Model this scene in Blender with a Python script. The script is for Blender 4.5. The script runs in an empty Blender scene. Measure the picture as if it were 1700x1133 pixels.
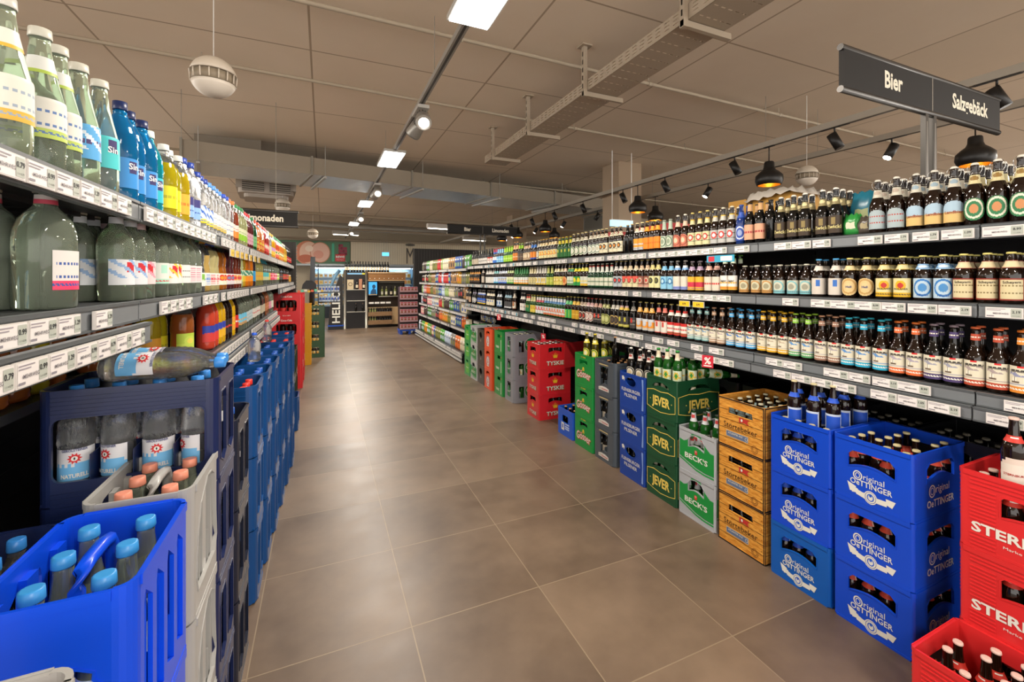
import bpy, math, random
from math import pi, sin, cos, radians as R, sqrt, atan2, hypot
from mathutils import Matrix, Vector
from mathutils.geometry import tessellate_polygon
rnd = random.Random(7)
SC = bpy.context.scene
COL = SC.collection

# ---------------------------------------------------------------- camera, world, light, exposure
cam_d = bpy.data.cameras.new('camera'); cam = bpy.data.objects.new('camera', cam_d); COL.objects.link(cam)
cam_d.sensor_width = 36; cam_d.sensor_fit = 'HORIZONTAL'; cam_d.lens = 746.5 / 1700 * 36
cam_d.shift_x = (850 - 876.1) / 1700; cam_d.shift_y = (461.8 - 566.5) / 1700
cam.location = (0, 0, 1.55); cam.rotation_euler = (pi / 2, 0, -.4273); cam_d.clip_start = .05; cam_d.clip_end = 120
SC.camera = cam
w = bpy.data.worlds.new('world'); SC.world = w; w.use_nodes = True
w.node_tree.nodes['Background'].inputs[0].default_value = (1, .95, .89, 1)
w.node_tree.nodes['Background'].inputs[1].default_value = 2.55
vs = SC.view_settings; vs.view_transform = 'Standard'; vs.look = 'None'; vs.gamma = 1; vs.exposure = .4; vs.use_curve_mapping = False
cy = SC.cycles; cy.use_denoising = True; cy.max_bounces = 7; cy.diffuse_bounces = 3; cy.glossy_bounces = 3; cy.transmission_bounces = 7
cy.caustics_reflective = False; cy.caustics_refractive = False; cy.sample_clamp_indirect = 6

def area(name, loc, sx, sy, power, color=(1, .9, .78), rot=(0, 0, 0)):
    d = bpy.data.lights.new(name, 'AREA'); d.shape = 'RECTANGLE'; d.size = sx; d.size_y = sy; d.energy = power; d.color = color
    o = bpy.data.objects.new(name, d); COL.objects.link(o); o.location = loc; o.rotation_euler = rot; return o
LAMPS = [(.794, -1.56), (.794, 2.21), (.794, 6.0), (.794, 9.8), (.794, 13.54)]
SIDE_FILL = [(-3.4, y) for y in (1.0, 5.4, 9.8, 14.2)] + [(5.1, -1.2), (8.2, -1.5), (8.2, 1.2), (12, 1.0), (12, 3.2), (6.8, 16.6)]  # side rows: added fill lamps that brighten the ceiling, mostly out of view
for x, y in LAMPS: area('ceiling_and_fill_light', (x, y, 3.055), .235, .78, 58)
for x, y in SIDE_FILL: area('ceiling_and_fill_light', (x, y, 3.055), .26, .8, 62)

# ---------------------------------------------------------------- materials
def lin(h):
    h = h.lstrip('#'); v = [int(h[i:i + 2], 16) / 255 for i in (0, 2, 4)]
    return tuple(c / 12.92 if c <= .04045 else ((c + .055) / 1.055) ** 2.4 for c in v) + (1,)
_m = {}
def M(h, rough=.45, metal=0, trans=0, ior=1.45, emit=0, coat=0, bump=0):
    k = (h, rough, metal, trans, ior, emit, coat, bump)
    if k in _m: return _m[k]
    m = bpy.data.materials.new('paint_' + h); m.use_nodes = True; nt = m.node_tree; b = nt.nodes['Principled BSDF']
    b.inputs['Base Color'].default_value = lin(h); b.inputs['Roughness'].default_value = rough; b.inputs['Metallic'].default_value = metal
    b.inputs['Transmission Weight'].default_value = trans; b.inputs['IOR'].default_value = ior
    if coat: b.inputs['Coat Weight'].default_value = coat; b.inputs['Coat Roughness'].default_value = .08
    if emit: b.inputs['Emission Color'].default_value = lin(h); b.inputs['Emission Strength'].default_value = emit
    if bump:
        n = nt.nodes.new('ShaderNodeTexNoise'); n.inputs['Scale'].default_value = 60 if bump < 1 else 14; n.inputs['Detail'].default_value = 3
        u = nt.nodes.new('ShaderNodeBump'); u.inputs['Strength'].default_value = .3; u.inputs['Distance'].default_value = .002 if bump < 1 else .008
        nt.links.new(n.outputs['Fac'], u.inputs['Height']); nt.links.new(u.outputs['Normal'], b.inputs['Normal'])
    _m[k] = m; return m
def grid_mat(name, c1, c2, cj, step, joint, ox, oy, rough, nscale, bump=.15, ns2=None, jrough=.8):
    m = bpy.data.materials.new(name); m.use_nodes = True; nt = m.node_tree; N = nt.nodes; K = nt.links; b = N['Principled BSDF']
    tc = N.new('ShaderNodeTexCoord'); mp = N.new('ShaderNodeMapping'); mp.inputs['Location'].default_value = (-ox, -oy, 0)
    K.new(tc.outputs['Object'], mp.inputs['Vector'])
    br = N.new('ShaderNodeTexBrick'); br.offset = 0; br.squash = 1; br.inputs['Scale'].default_value = 1
    br.inputs['Brick Width'].default_value = step; br.inputs['Row Height'].default_value = step; br.inputs['Mortar Size'].default_value = joint
    br.inputs['Mortar Smooth'].default_value = .1; br.inputs['Bias'].default_value = 0
    br.inputs['Color1'].default_value = (0, 0, 0, 1); br.inputs['Color2'].default_value = (1, 1, 1, 1)
    K.new(mp.outputs[0], br.inputs['Vector'])
    no = N.new('ShaderNodeTexNoise'); no.inputs['Scale'].default_value = nscale; no.inputs['Detail'].default_value = 6; no.inputs['Roughness'].default_value = .6
    K.new(tc.outputs['Object'], no.inputs['Vector'])
    no2 = N.new('ShaderNodeTexNoise'); no2.inputs['Scale'].default_value = ns2 or nscale * 6; no2.inputs['Detail'].default_value = 5
    K.new(tc.outputs['Object'], no2.inputs['Vector'])
    ad = N.new('ShaderNodeMath'); ad.operation = 'MULTIPLY_ADD'; K.new(br.outputs['Color'], ad.inputs[0]); ad.inputs[1].default_value = .25
    K.new(no.outputs['Fac'], ad.inputs[2])
    a2 = N.new('ShaderNodeMath'); a2.operation = 'MULTIPLY_ADD'; K.new(no2.outputs['Fac'], a2.inputs[0]); a2.inputs[1].default_value = .35; K.new(ad.outputs[0], a2.inputs[2])
    mr = N.new('ShaderNodeMapRange'); mr.inputs['From Min'].default_value = .5; mr.inputs['From Max'].default_value = 1.05; K.new(a2.outputs[0], mr.inputs['Value'])
    mx = N.new('ShaderNodeMix'); mx.data_type = 'RGBA'; mx.inputs['A'].default_value = lin(c1); mx.inputs['B'].default_value = lin(c2); K.new(mr.outputs[0], mx.inputs['Factor'])
    m2 = N.new('ShaderNodeMix'); m2.data_type = 'RGBA'; K.new(br.outputs['Fac'], m2.inputs['Factor']); K.new(mx.outputs['Result'], m2.inputs['A']); m2.inputs['B'].default_value = lin(cj)
    K.new(m2.outputs['Result'], b.inputs['Base Color'])
    rr_ = N.new('ShaderNodeMapRange'); rr_.inputs['To Min'].default_value = rough; rr_.inputs['To Max'].default_value = rough + .18; K.new(no2.outputs['Fac'], rr_.inputs['Value'])
    K.new(rr_.outputs[0], b.inputs['Roughness'])
    bu = N.new('ShaderNodeBump'); bu.inputs['Strength'].default_value = .3; bu.inputs['Distance'].default_value = .003
    sb = N.new('ShaderNodeMath'); sb.operation = 'MULTIPLY_ADD'; K.new(br.outputs['Fac'], sb.inputs[0]); sb.inputs[1].default_value = -1; K.new(no2.outputs['Fac'], sb.inputs[2])
    K.new(sb.outputs[0], bu.inputs['Height']); K.new(bu.outputs['Normal'], b.inputs['Normal'])
    return m
def wood_mat(name, c1, c2, scale=(3, 40, 40), rough=.5):
    m = bpy.data.materials.new(name); m.use_nodes = True; nt = m.node_tree; N = nt.nodes; K = nt.links; b = N['Principled BSDF']
    tc = N.new('ShaderNodeTexCoord'); mp = N.new('ShaderNodeMapping'); mp.inputs['Scale'].default_value = scale; K.new(tc.outputs['Object'], mp.inputs['Vector'])
    no = N.new('ShaderNodeTexNoise'); no.inputs['Scale'].default_value = 1.6; no.inputs['Detail'].default_value = 5; no.inputs['Distortion'].default_value = 1.2; K.new(mp.outputs[0], no.inputs['Vector'])
    mr = N.new('ShaderNodeMapRange'); mr.inputs['From Min'].default_value = .32; mr.inputs['From Max'].default_value = .68; K.new(no.outputs['Fac'], mr.inputs['Value'])
    mx = N.new('ShaderNodeMix'); mx.data_type = 'RGBA'; mx.inputs['A'].default_value = lin(c1); mx.inputs['B'].default_value = lin(c2); K.new(mr.outputs[0], mx.inputs['Factor'])
    K.new(mx.outputs['Result'], b.inputs['Base Color']); b.inputs['Roughness'].default_value = rough; return m
WOODCRATE = wood_mat('printed_plank', 'b8701c', 'e6a94a', (9, 9, 55))
PALEWOOD = wood_mat('pale_oak', 'b3936a', 'c8aa80', (30, 30, 3))
BRNWOOD = wood_mat('brown_oak', '7a5c3e', '96744f', (4, 30, 30))
DUCTMAT = None
def duct_mat():
    m = bpy.data.materials.new('galvanised_sheet'); m.use_nodes = True; nt = m.node_tree; N = nt.nodes; K = nt.links; b = N['Principled BSDF']
    tc = N.new('ShaderNodeTexCoord'); mp = N.new('ShaderNodeMapping'); mp.inputs['Scale'].default_value = (1.6, .5, 1); mp.inputs['Rotation'].default_value = (0, 0, .5); K.new(tc.outputs['Object'], mp.inputs['Vector'])
    no = N.new('ShaderNodeTexNoise'); no.inputs['Scale'].default_value = 1.5; no.inputs['Distortion'].default_value = .6; K.new(mp.outputs[0], no.inputs['Vector'])
    bu = N.new('ShaderNodeBump'); bu.inputs['Strength'].default_value = .5; bu.inputs['Distance'].default_value = .04; K.new(no.outputs['Fac'], bu.inputs['Height']); K.new(bu.outputs['Normal'], b.inputs['Normal'])
    b.inputs['Base Color'].default_value = lin('dde4ea'); b.inputs['Metallic'].default_value = .75; b.inputs['Roughness'].default_value = .32; return m
DUCTMAT = duct_mat()
BROWN = M('1c0f08', .06, 0, .12, 1.5); GREEN = M('12501a', .06, 0, .35, 1.5); BLK = M('0c0b0a', .08)
CLEAR = M('dfeae2', .04, 0, .9, 1.33); PET = M('fbfdfe', .015, 0, .94, 1.32, bump=1); TEAL = M('1aa6bd', .06, 0, .6, 1.33); DBLUE = M('1488cc', .06, 0, .6, 1.33)
GLIN = M('c3d2bb', .03, 0, .80, 1.33)
STEEL = M('c8c8c4', .25, 1); DARK = M('17161a', .5); DK2 = M('232226', .55); SHELFG = M('5d6265', .4, .3); RAILG = M('7b8084', .4, .2)
WHT = M('e9e6df', .4); INK = M('2b2b30', .6)

# ---------------------------------------------------------------- mesh builder
class MB:
    def __init__(s): s.v = []; s.f = []; s.mi = []; s.sm = []; s.ms = []; s.k = {}
    def mat(s, m):
        if m.name not in s.k: s.k[m.name] = len(s.ms); s.ms.append(m)
        return s.k[m.name]
    def add(s, vs, fs, m, smooth=False):
        b = len(s.v); s.v += [tuple(p) for p in vs]; i = s.mat(m)
        for f in fs: s.f.append(tuple(b + q for q in f)); s.mi.append(i); s.sm.append(smooth)
    def box(s, x0, x1, y0, y1, z0, z1, m):
        vs = [(x, y, z) for z in (z0, z1) for y in (y0, y1) for x in (x0, x1)]
        s.add(vs, [(0, 2, 3, 1), (4, 5, 7, 6), (0, 1, 5, 4), (2, 6, 7, 3), (0, 4, 6, 2), (1, 3, 7, 5)], m)
    def rbox(s, x0, x1, y0, y1, z0, z1, m, r=.02, n=4):
        # box with vertical corners rounded
        pts = []
        for cx, cy_, a in ((x1 - r, y1 - r, 0), (x0 + r, y1 - r, pi / 2), (x0 + r, y0 + r, pi), (x1 - r, y0 + r, 1.5 * pi)):
            for k in range(n + 1): t = a + pi / 2 * k / n; pts.append((cx + r * cos(t), cy_ + r * sin(t)))
        s.prism(pts, z0, z1, m)
    def prism(s, pts, z0, z1, m):
        n = len(pts); vs = [(x, y, z0) for x, y in pts] + [(x, y, z1) for x, y in pts]
        s.add(vs, [tuple(range(n - 1, -1, -1)), tuple(range(n, 2 * n))] + [(i, (i + 1) % n, n + (i + 1) % n, n + i) for i in range(n)], m)
    def lathe(s, prof, m, n=16, mfn=None, cx=0, cy_=0, caps=True, sq=None):
        vs = []
        for z, r in prof:
            for k in range(n):
                a = 2 * pi * k / n; rr = r
                if sq: rr = r * (1 + sq * abs(sin(2 * a)) ** 2)
                vs.append((cx + rr * cos(a), cy_ + rr * sin(a), z))
        b = len(s.v); s.v += vs; q = len(prof)
        for j in range(q - 1):
            i = s.mat(mfn((prof[j][0] + prof[j + 1][0]) / 2) if mfn else m)
            for k in range(n):
                s.f.append((b + j * n + k, b + j * n + (k + 1) % n, b + (j + 1) * n + (k + 1) % n, b + (j + 1) * n + k)); s.mi.append(i); s.sm.append(True)
        if caps:
            for j in (0, q - 1):
                if prof[j][1] > 1e-4:
                    f = [b + j * n + k for k in range(n)]
                    if j == 0: f.reverse()
                    s.f.append(tuple(f)); s.mi.append(s.mat(mfn(prof[j][0]) if mfn else m)); s.sm.append(False)
    def tube(s, pts, r, m, n=8, closed=False):
        pts = [Vector(p) for p in pts]; q = len(pts); b = len(s.v)
        for i, p in enumerate(pts):
            if closed: t = pts[(i + 1) % q] - pts[i - 1]
            else: t = pts[min(i + 1, q - 1)] - pts[max(i - 1, 0)]
            t.normalize(); a = t.orthogonal() if abs(t.z) < .99 else Vector((1, 0, 0)); up = Vector((0, 0, 1)) if abs(t.z) < .9 else Vector((0, 1, 0))
            a = t.cross(up).normalized(); c = t.cross(a)
            rr = r[i] if isinstance(r, (list, tuple)) else r
            for k in range(n): s.v.append(tuple(p + a * rr * cos(2 * pi * k / n) + c * rr * sin(2 * pi * k / n)))
        i_ = s.mat(m)
        for i in range(q if closed else q - 1):
            for k in range(n):
                j = (i + 1) % q; s.f.append((b + i * n + k, b + i * n + (k + 1) % n, b + j * n + (k + 1) % n, b + j * n + k)); s.mi.append(i_); s.sm.append(True)
        if not closed:
            s.f.append(tuple(b + k for k in range(n))); s.f.append(tuple(b + (q - 1) * n + k for k in reversed(range(n)))); s.mi += [i_, i_]; s.sm += [False, False]
    def panel(s, F, outer, holes, d0, d1, m):
        # flat plate with holes in frame F, between offsets d0 and d1 along the normal
        loops = [outer] + holes; flat = [p for l in loops for p in l]
        tri = tessellate_polygon([[Vector((u, v, 0)) for u, v in l] for l in loops])
        n = len(flat); b = len(s.v); s.v += [F(u, v, d1) for u, v in flat] + [F(u, v, d0) for u, v in flat]; i = s.mat(m)
        for t in tri: s.f.append((b + t[0], b + t[1], b + t[2])); s.f.append((b + n + t[2], b + n + t[1], b + n + t[0])); s.mi += [i, i]; s.sm += [False, False]
        o = 0
        for l in loops:
            q = len(l)
            for k in range(q): s.f.append((b + o + k, b + o + (k + 1) % q, b + n + o + (k + 1) % q, b + n + o + k)); s.mi.append(i); s.sm.append(False)
            o += q
    def flat(s, F, poly, d, m):
        tri = tessellate_polygon([[Vector((u, v, 0)) for u, v in poly]])
        s.add([F(u, v, d) for u, v in poly], tri, m)
    def ring(s, F, cx, cy_, rx, ry, wd, d, m, n=28):
        vs = []; 
        for k in range(n): a = 2 * pi * k / n; vs += [F(cx + rx * cos(a), cy_ + ry * sin(a), d), F(cx + (rx - wd) * cos(a), cy_ + (ry - wd) * sin(a), d)]
        s.add(vs, [(2 * k, 2 * ((k + 1) % n), 2 * ((k + 1) % n) + 1, 2 * k + 1) for k in range(n)], m)
    def text(s, F, txt, size, d, m, u=0, v=0, align='CENTER', bold=0, xs=1, wmax=None, arc=None):
        vs, fs, wd = text_mesh(txt, bold)
        k = size; kx = size * xs
        if wmax: kx = wmax / wd
        ou = {'CENTER': -wd * kx / 2, 'LEFT': 0, 'RIGHT': -wd * kx}[align]
        out = []
        for x, y in vs:
            X = u + ou + x * kx; Y = v + y * k
            if arc: Y += arc * (1 - ((X - u) / (wd * kx / 2)) ** 2)
            out.append(F(X, Y, d))
        s.add(out, fs, m)
    def mesh(s, name):
        me = bpy.data.meshes.new(name); me.from_pydata(s.v, [], s.f)
        for m in s.ms: me.materials.append(m)
        me.polygons.foreach_set('material_index', s.mi); me.polygons.foreach_set('use_smooth', s.sm); me.update(); return me
_t = {}
def text_mesh(txt, bold=0):
    if (txt, bold) in _t: return _t[(txt, bold)]
    c = bpy.data.curves.new('t', 'FONT'); c.body = txt; c.size = 1; c.resolution_u = 2; c.offset = bold; c.fill_mode = 'FRONT'
    o = bpy.data.objects.new('t', c); me = bpy.data.meshes.new_from_object(o)
    vs = [(p.co.x, p.co.y) for p in me.vertices]; fs = [tuple(p.vertices) for p in me.polygons]
    x0 = min(p[0] for p in vs); x1 = max(p[0] for p in vs); vs = [(x - x0, y) for x, y in vs]
    bpy.data.objects.remove(o); bpy.data.meshes.remove(me); bpy.data.curves.remove(c)
    _t[(txt, bold)] = (vs, fs, x1 - x0); return _t[(txt, bold)]
def frame(o, u, n):
    o = Vector(o); u = Vector(u); n = Vector(n); v = Vector((0, 0, 1))
    if abs(n.z) > .9: v = n.cross(u)
    return lambda a, b, d=0: tuple(o + u * a + v * b + n * d)
def wrap(r, z0=0, a0=0):
    # writing that follows a bottle: front is local -y
    return lambda u, v, d=0: ((r + d) * sin(u / r + a0), -(r + d) * cos(u / r + a0), z0 + v)
def rr(cx, cz, w_, h, r, n=4):
    r = min(r, w_ / 2 - 1e-4, h / 2 - 1e-4); o = []
    for px, pz, a in ((cx + w_ / 2 - r, cz + h / 2 - r, 0), (cx - w_ / 2 + r, cz + h / 2 - r, pi / 2), (cx - w_ / 2 + r, cz - h / 2 + r, pi), (cx + w_ / 2 - r, cz - h / 2 + r, 1.5 * pi)):
        for k in range(n + 1): t = a + pi / 2 * k / n; o.append((px + r * cos(t), pz + r * sin(t)))
    return o
def ell(cx, cz, rx, rz, n=24, p=1): return [(cx + rx * (abs(cos(t)) ** p) * (1 if cos(t) > 0 else -1), cz + rz * (abs(sin(t)) ** p) * (1 if sin(t) > 0 else -1)) for t in [2 * pi * (k + .5) / n for k in range(n)]]

# ---------------------------------------------------------------- object helpers
def put(name, mesh, parent=None, loc=(0, 0, 0), rz=0, **kw):
    if isinstance(mesh, MB): mesh = mesh.mesh(name)
    o = bpy.data.objects.new(name, mesh); COL.objects.link(o); o.location = loc; o.rotation_euler = (0, 0, rz)
    if parent: o.parent = parent
    for k, v in kw.items(): o[k] = v
    return o
def root(name, loc, rz=0, **kw): return put(name, None, None, loc, rz, **kw)
def thing(name, parts, loc, rz=0, rot=None, **kw):
    """parts: list of (part name, mesh, [(sub-part name, mesh), ...])"""
    o = root(name, loc, rz, **kw)
    if rot: o.rotation_euler = rot
    for p in parts:
        c = put(p[0], p[1], o)
        for q in (p[2] if len(p) > 2 else []): put(q[0], q[1], c)
    return o
def struct(name, mb, **kw): return put(name, mb, kind='structure', **kw)
ORD = 'first second third fourth fifth sixth seventh eighth ninth tenth eleventh twelfth thirteenth fourteenth fifteenth sixteenth seventeenth eighteenth nineteenth twentieth'.split()
ORD += ['twenty-' + w_ for w_ in ORD[:9]] + ['thirtieth']
NUM = 'one two three four five six seven eight nine ten eleven twelve thirteen fourteen fifteen sixteen'.split()

# ---------------------------------------------------------------- the room
FL = grid_mat('brown_floor_tile', '4e3f33', '7d6a57', '86765f', .6268, .0026, -.268, 2.030, .31, 1.3, .12, 5.5)
CE = grid_mat('ceiling_panel', 'dccbb3', 'e6d6c0', 'ab9880', 1.655, .009, -.1, 4.49, .85, .25, .05, 2)
b = MB(); b.box(-9, 15, -5, 20, -.1, 0, FL); struct('floor', b)
b = MB(); b.box(-9, 15, -5, 20, 3.6, 3.75, CE); struct('ceiling', b)
b = MB(); b.box(-9, 15, 20, 20.2, 0, 3.6, M('b9ab93', .7)); struct('wall_back', b)
b = MB(); b.box(15, 15.2, 3.3, 20, 0, 3.6, M('a9a79f', .7))
for k in range(9): b.box(14.97, 15, 3.3, 20, 2.2 + k * .15, 2.215 + k * .15, M('8f9092', .6))
struct('wall_right', b)
b = MB(); b.box(4.71, 5.2, 6.5, 7.0, 0, 3.6, M('a8937b', .75)); struct('column_near', b)
b = MB(); b.box(5.6, 6.1, 13.5, 14, 0, 3.6, M('a8937b', .75)); struct('column_far', b)
b = MB(); b.box(2.42, 4.4, 13.3, 13.42, 0, 2.41, M('26221f', .6))
for k in range(24): b.box(2.42 + k * .082, 2.43 + k * .082, 13.285, 13.3, 0, 2.41, M('1a1715', .6))
struct('wall_partition', b)

# ---------------------------------------------------------------- bottles
SHAPES = {  # profile (z, r), cap z0 z1 r, label z0 z1, neck z0 z1
    'long': ([(0, .029), (.004, .0325), (.135, .0325), (.15, .0315), (.165, .027), (.18, .0195), (.195, .0155), (.225, .013), (.24, .0125), (.246, .0125)], (.243, .252, .0142), (.022, .115), (.195, .222)),
    'stub': ([(0, .030), (.004, .0335), (.108, .0335), (.124, .032), (.14, .0255), (.155, .0185), (.172, .0145), (.19, .0125), (.196, .0125)], (.193, .201, .0145), (.012, .098), (.140, .158)),
    'ale': ([(0, .030), (.004, .0335), (.118, .0335), (.132, .032), (.148, .026), (.163, .0185), (.178, .0155), (.232, .0125), (.246, .0125)], (.242, .251, .0145), (.015, .116), (.198, .220)),
    'swing': ([(0, .030), (.004, .0335), (.125, .0335), (.142, .031), (.16, .024), (.175, .0175), (.20, .0145), (.235, .013), (.242, .015), (.246, .013)], (.244, .256, .0125), (.018, .108), (.175, .215)),
    'slim': ([(0, .026), (.004, .0295), (.125, .0295), (.14, .028), (.155, .021), (.17, .0155), (.22, .0125), (.232, .0125)], (.229, .237, .014), (.02, .11), (.175, .215)),
    'wine': ([(0, .034), (.004, .0375), (.19, .0375), (.21, .034), (.225, .022), (.24, .0155), (.29, .0145), (.30, .0145)], (.25, .305, .0165), (.05, .14), (.19, .2)),
    'glass': ([(0, .036), (.005, .040), (.15, .040), (.168, .0385), (.185, .034), (.197, .0265), (.206, .0195), (.213, .0165), (.238, .0155)], (.236, .25, .0172), (.045, .115), (.214, .232)),
    'bigglass': ([(0, .043), (.006, .048), (.14, .048), (.160, .0465), (.18, .041), (.196, .031), (.206, .0215), (.213, .018), (.238, .0165)], (.236, .25, .0182), (.04, .12), (.214, .232)),
    'tallglass': ([(0, .034), (.005, .038), (.05, .038), (.145, .037), (.19, .027), (.23, .019), (.265, .0155), (.28, .0155)], (.275, .295, .0175), (.07, .15), (.215, .25)),
    'pet': ([(0, .028), (.006, .037), (.014, .040), (.022, .0385), (.03, .0405), (.036, .0385), (.12, .0385), (.128, .0408), (.136, .0392), (.144, .0408), (.152, .0388), (.160, .0402), (.168, .0378), (.176, .0386), (.186, .035), (.20, .031), (.212, .0255), (.225, .019), (.236, .0145), (.24, .0160), (.243, .0135), (.252, .013)], (.245, .268, .0165), (.04, .118), (.2, .21)),
    'wave': ([(0, .034), (.006, .039), (.03, .0395), (.075, .0395), (.11, .036), (.125, .0335), (.145, .036), (.17, .0365), (.195, .029), (.215, .017), (.23, .0165)], (.225, .245, .0185), (.028, .088), (.2, .21)),
    'jar': ([(0, .033), (.004, .035), (.075, .035), (.088, .030), (.1, .030)], (.095, .112, .032), (.015, .075), (.08, .085)),
    'can': ([(0, .026), (.006, .030), (.15, .030), (.158, .026)], (.156, .162, .026), (.01, .15), (.0, .001)),
}
def label_fn(style, c):
    g = lambda i: M(c[min(i, len(c) - 1)], .5); ink = M(c[-1], .5)
    def f(u, v, i, j):
        if 'o' in style and ((u - .5) / .5) ** 2 + ((v - .5) / .5) ** 2 > 1: return None
        i, j = int(u * 26), int(v * 16)
        if 'A' in style and v > .6 and ((u - .5) / .5) ** 2 + ((v - .6) / .4) ** 2 > 1: return None
        if 'f' in style and (u < .07 or u > .93 or v < .08 or v > .93): return g(1)
        if 'b' in style and v < .24: return ink if .09 < v < .16 and (i * 7 + j) % 3 else g(1)
        if 'h' in style and v < .5: return g(1)
        if 't' in style and v > .78: return g(2)
        if 'T' in style and v > .6: return g(1)
        if 'd' in style:
            q = ((u - .5) / .24) ** 2 + ((v - .62) / .26) ** 2
            if q < .3: return g(2)
            if q < 1: return g(1)
        if 'D' in style:
            q = ((u - .5) / .4) ** 2 + ((v - .52) / .44) ** 2
            if .62 < q < 1: return g(1)
            if q < .22: return g(2)
        if 's' in style:
            if v > .94 and abs(u - .5) < .11: return M('d2282a', .5)
            if .80 < v < .88 and .15 < u < .85 and (i % 4): return M('3c3a3a', .5)
            if .60 < v < .77 and .1 < u < .85 and sin(u * 9 + v * 26) + .6 * sin(u * 23) > .05: return g(2)
            if .36 < v < .60 and abs(u - .3) < .012: return M('6a5a4c', .5)
            if .35 < v < .42 and .18 < u < .46: return M('6a5a4c', .5)
            if .43 < v < .56 and .22 < u < .42 and sin(u * 60) > 0: return M('f0ece0', .5)
            if .30 < v < .345: return g(2)
        if 'w' in style:
            w_ = sin(i * .55 + j * .9)
            if w_ > .45 and v > .25: return g(2)
        if 'q' in style and .5 < v < .9 and .38 < u < .62: return g(1)
        if 'v' in style and .35 < u < .6 and (j % 2) and .1 < v < .9: return g(1)
        if 'x' in style and .1 < u < .9 and ((.30 < v < .38) or (.62 < v < .7)) and (i % 3): return ink
        if 'k' in style and .08 < u < .92 and .42 < v < .58 and (i % 4): return g(1)
        return g(0)
    return f
def arc_label(b, r, z0, z1, half, fn, nu=24, nv=15, d=.0007, a0=0):
    st = len(b.v)
    for j in range(nv + 1):
        for i in range(nu + 1):
            a = a0 - half + 2 * half * i / nu; rr_ = (r(z0 + (z1 - z0) * j / nv) if callable(r) else r) + d
            b.v.append((rr_ * sin(a), -rr_ * cos(a), z0 + (z1 - z0) * j / nv))
    for j in range(nv):
        for i in range(nu):
            m = fn((i + .5) / nu, (j + .5) / nv, i, j)
            if m is None: continue
            q = st + j * (nu + 1) + i; b.f.append((q, q + 1, q + nu + 2, q + nu + 1)); b.mi.append(b.mat(m)); b.sm.append(True)
def prof_r(prof):
    def f(z):
        for (z0, r0), (z1, r1) in zip(prof, prof[1:]):
            if z0 <= z <= z1: return r0 + (r1 - r0) * (z - z0) / max(z1 - z0, 1e-6)
        return prof[-1][1]
    return f
_bm = {}
def bottle_parts(key, shape, body, cap, style, cols, neck=None, fill=None, liquid=None, sc=1.0, txt=None, far=False, half=1.25):
    if (key, sc) in _bm: return _bm[(key, sc)]
    prof, (c0, c1, cr), (l0, l1), (n0, n1) = SHAPES[shape]; n = 12 if far else 18
    prof = [(z * sc, r * (sc if shape in ('long', 'x') else 1)) for z, r in prof]; c0 *= sc; c1 *= sc; l0 *= sc; l1 *= sc; n0 *= sc; n1 *= sc
    pr = prof_r(prof); parts = []
    b = MB()
    if liquid:
        zf = fill * sc; P_ = []
        for (z0, r0), (z1, r1) in zip(prof, prof[1:]):
            P_.append((z0, r0))
            if z0 < zf < z1: P_.append((zf, r0 + (r1 - r0) * (zf - z0) / (z1 - z0)))
        P_.append(prof[-1]); b.lathe(P_, body, n, mfn=lambda z: liquid if z < zf else body)
    else: b.lathe(prof, body, n)
    parts.append(['glass_body' if shape not in ('pet', 'wave') else 'plastic_body', b.mesh('bottle_body')])
    b = MB()
    if shape == 'wine': b.lathe([(c0, cr - .0005), (c1, cr), (c1 + .002, cr - .003)], cap, n)
    elif shape == 'swing':
        b.lathe([(c0, cr), (c0 + .008, cr), (c1, cr * .7)], cap, 12); b.lathe([(c0 - .003, cr - .001), (c0, cr - .001)], M('c02a22', .5), 12)
    else: b.lathe([(c0, cr), (c0 + .002, cr + .0005), (c1 - .001, cr - .0005), (c1, cr - .004)], cap, n)
    pc = ['cap', b.mesh('cap')]
    if shape == 'swing':
        q = MB()
        for s_ in (-1, 1): q.tube([(s_ * .014, 0, .212 * sc), (s_ * .021, -.004, .222 * sc), (s_ * .022, -.002, .238 * sc), (s_ * .013, 0, .252 * sc)], .0011, STEEL, 5)
        q.tube([(-.013, 0, .252 * sc), (0, -.001, .2535 * sc), (.013, 0, .252 * sc)], .0011, STEEL, 5)
        q.tube([(.014 * cos(t), .014 * sin(t), .212 * sc) for t in [pi * k / 5 for k in range(10)]], .0011, STEEL, 5, True)
        pc.append([('wire_clip', q.mesh('wire_clip'))])
    parts.append(pc)
    if style is not None:
        b = MB(); arc_label(b, pr if shape in ('wave', 'tallglass') else pr((l0 + l1) / 2), l0, l1, half, label_fn(style, cols), *((14, 9) if far else (44, 30)), d=.001)
        if txt:
            for t, sz, zz, col in txt: b.text(wrap(pr(zz * sc), zz * sc), t, sz * sc, .0019, M(col, .5), bold=.02)
        parts.append(['label', b.mesh('label')])
    if neck:
        b = MB(); nf = label_fn(neck[1] if len(neck) > 1 and isinstance(neck, tuple) else 'p', neck[2:] if isinstance(neck, tuple) else [neck]) if isinstance(neck, tuple) else label_fn('p', [neck])
        if isinstance(neck, tuple): n0, n1 = neck[0][0] * sc, neck[0][1] * sc
        arc_label(b, pr, n0, n1, 1.9, nf, *((14, 5) if far else (30, 10)), d=.0009); parts.append(['neck_label', b.mesh('neck_label')])
    _bm[(key, sc)] = parts; return parts
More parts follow.
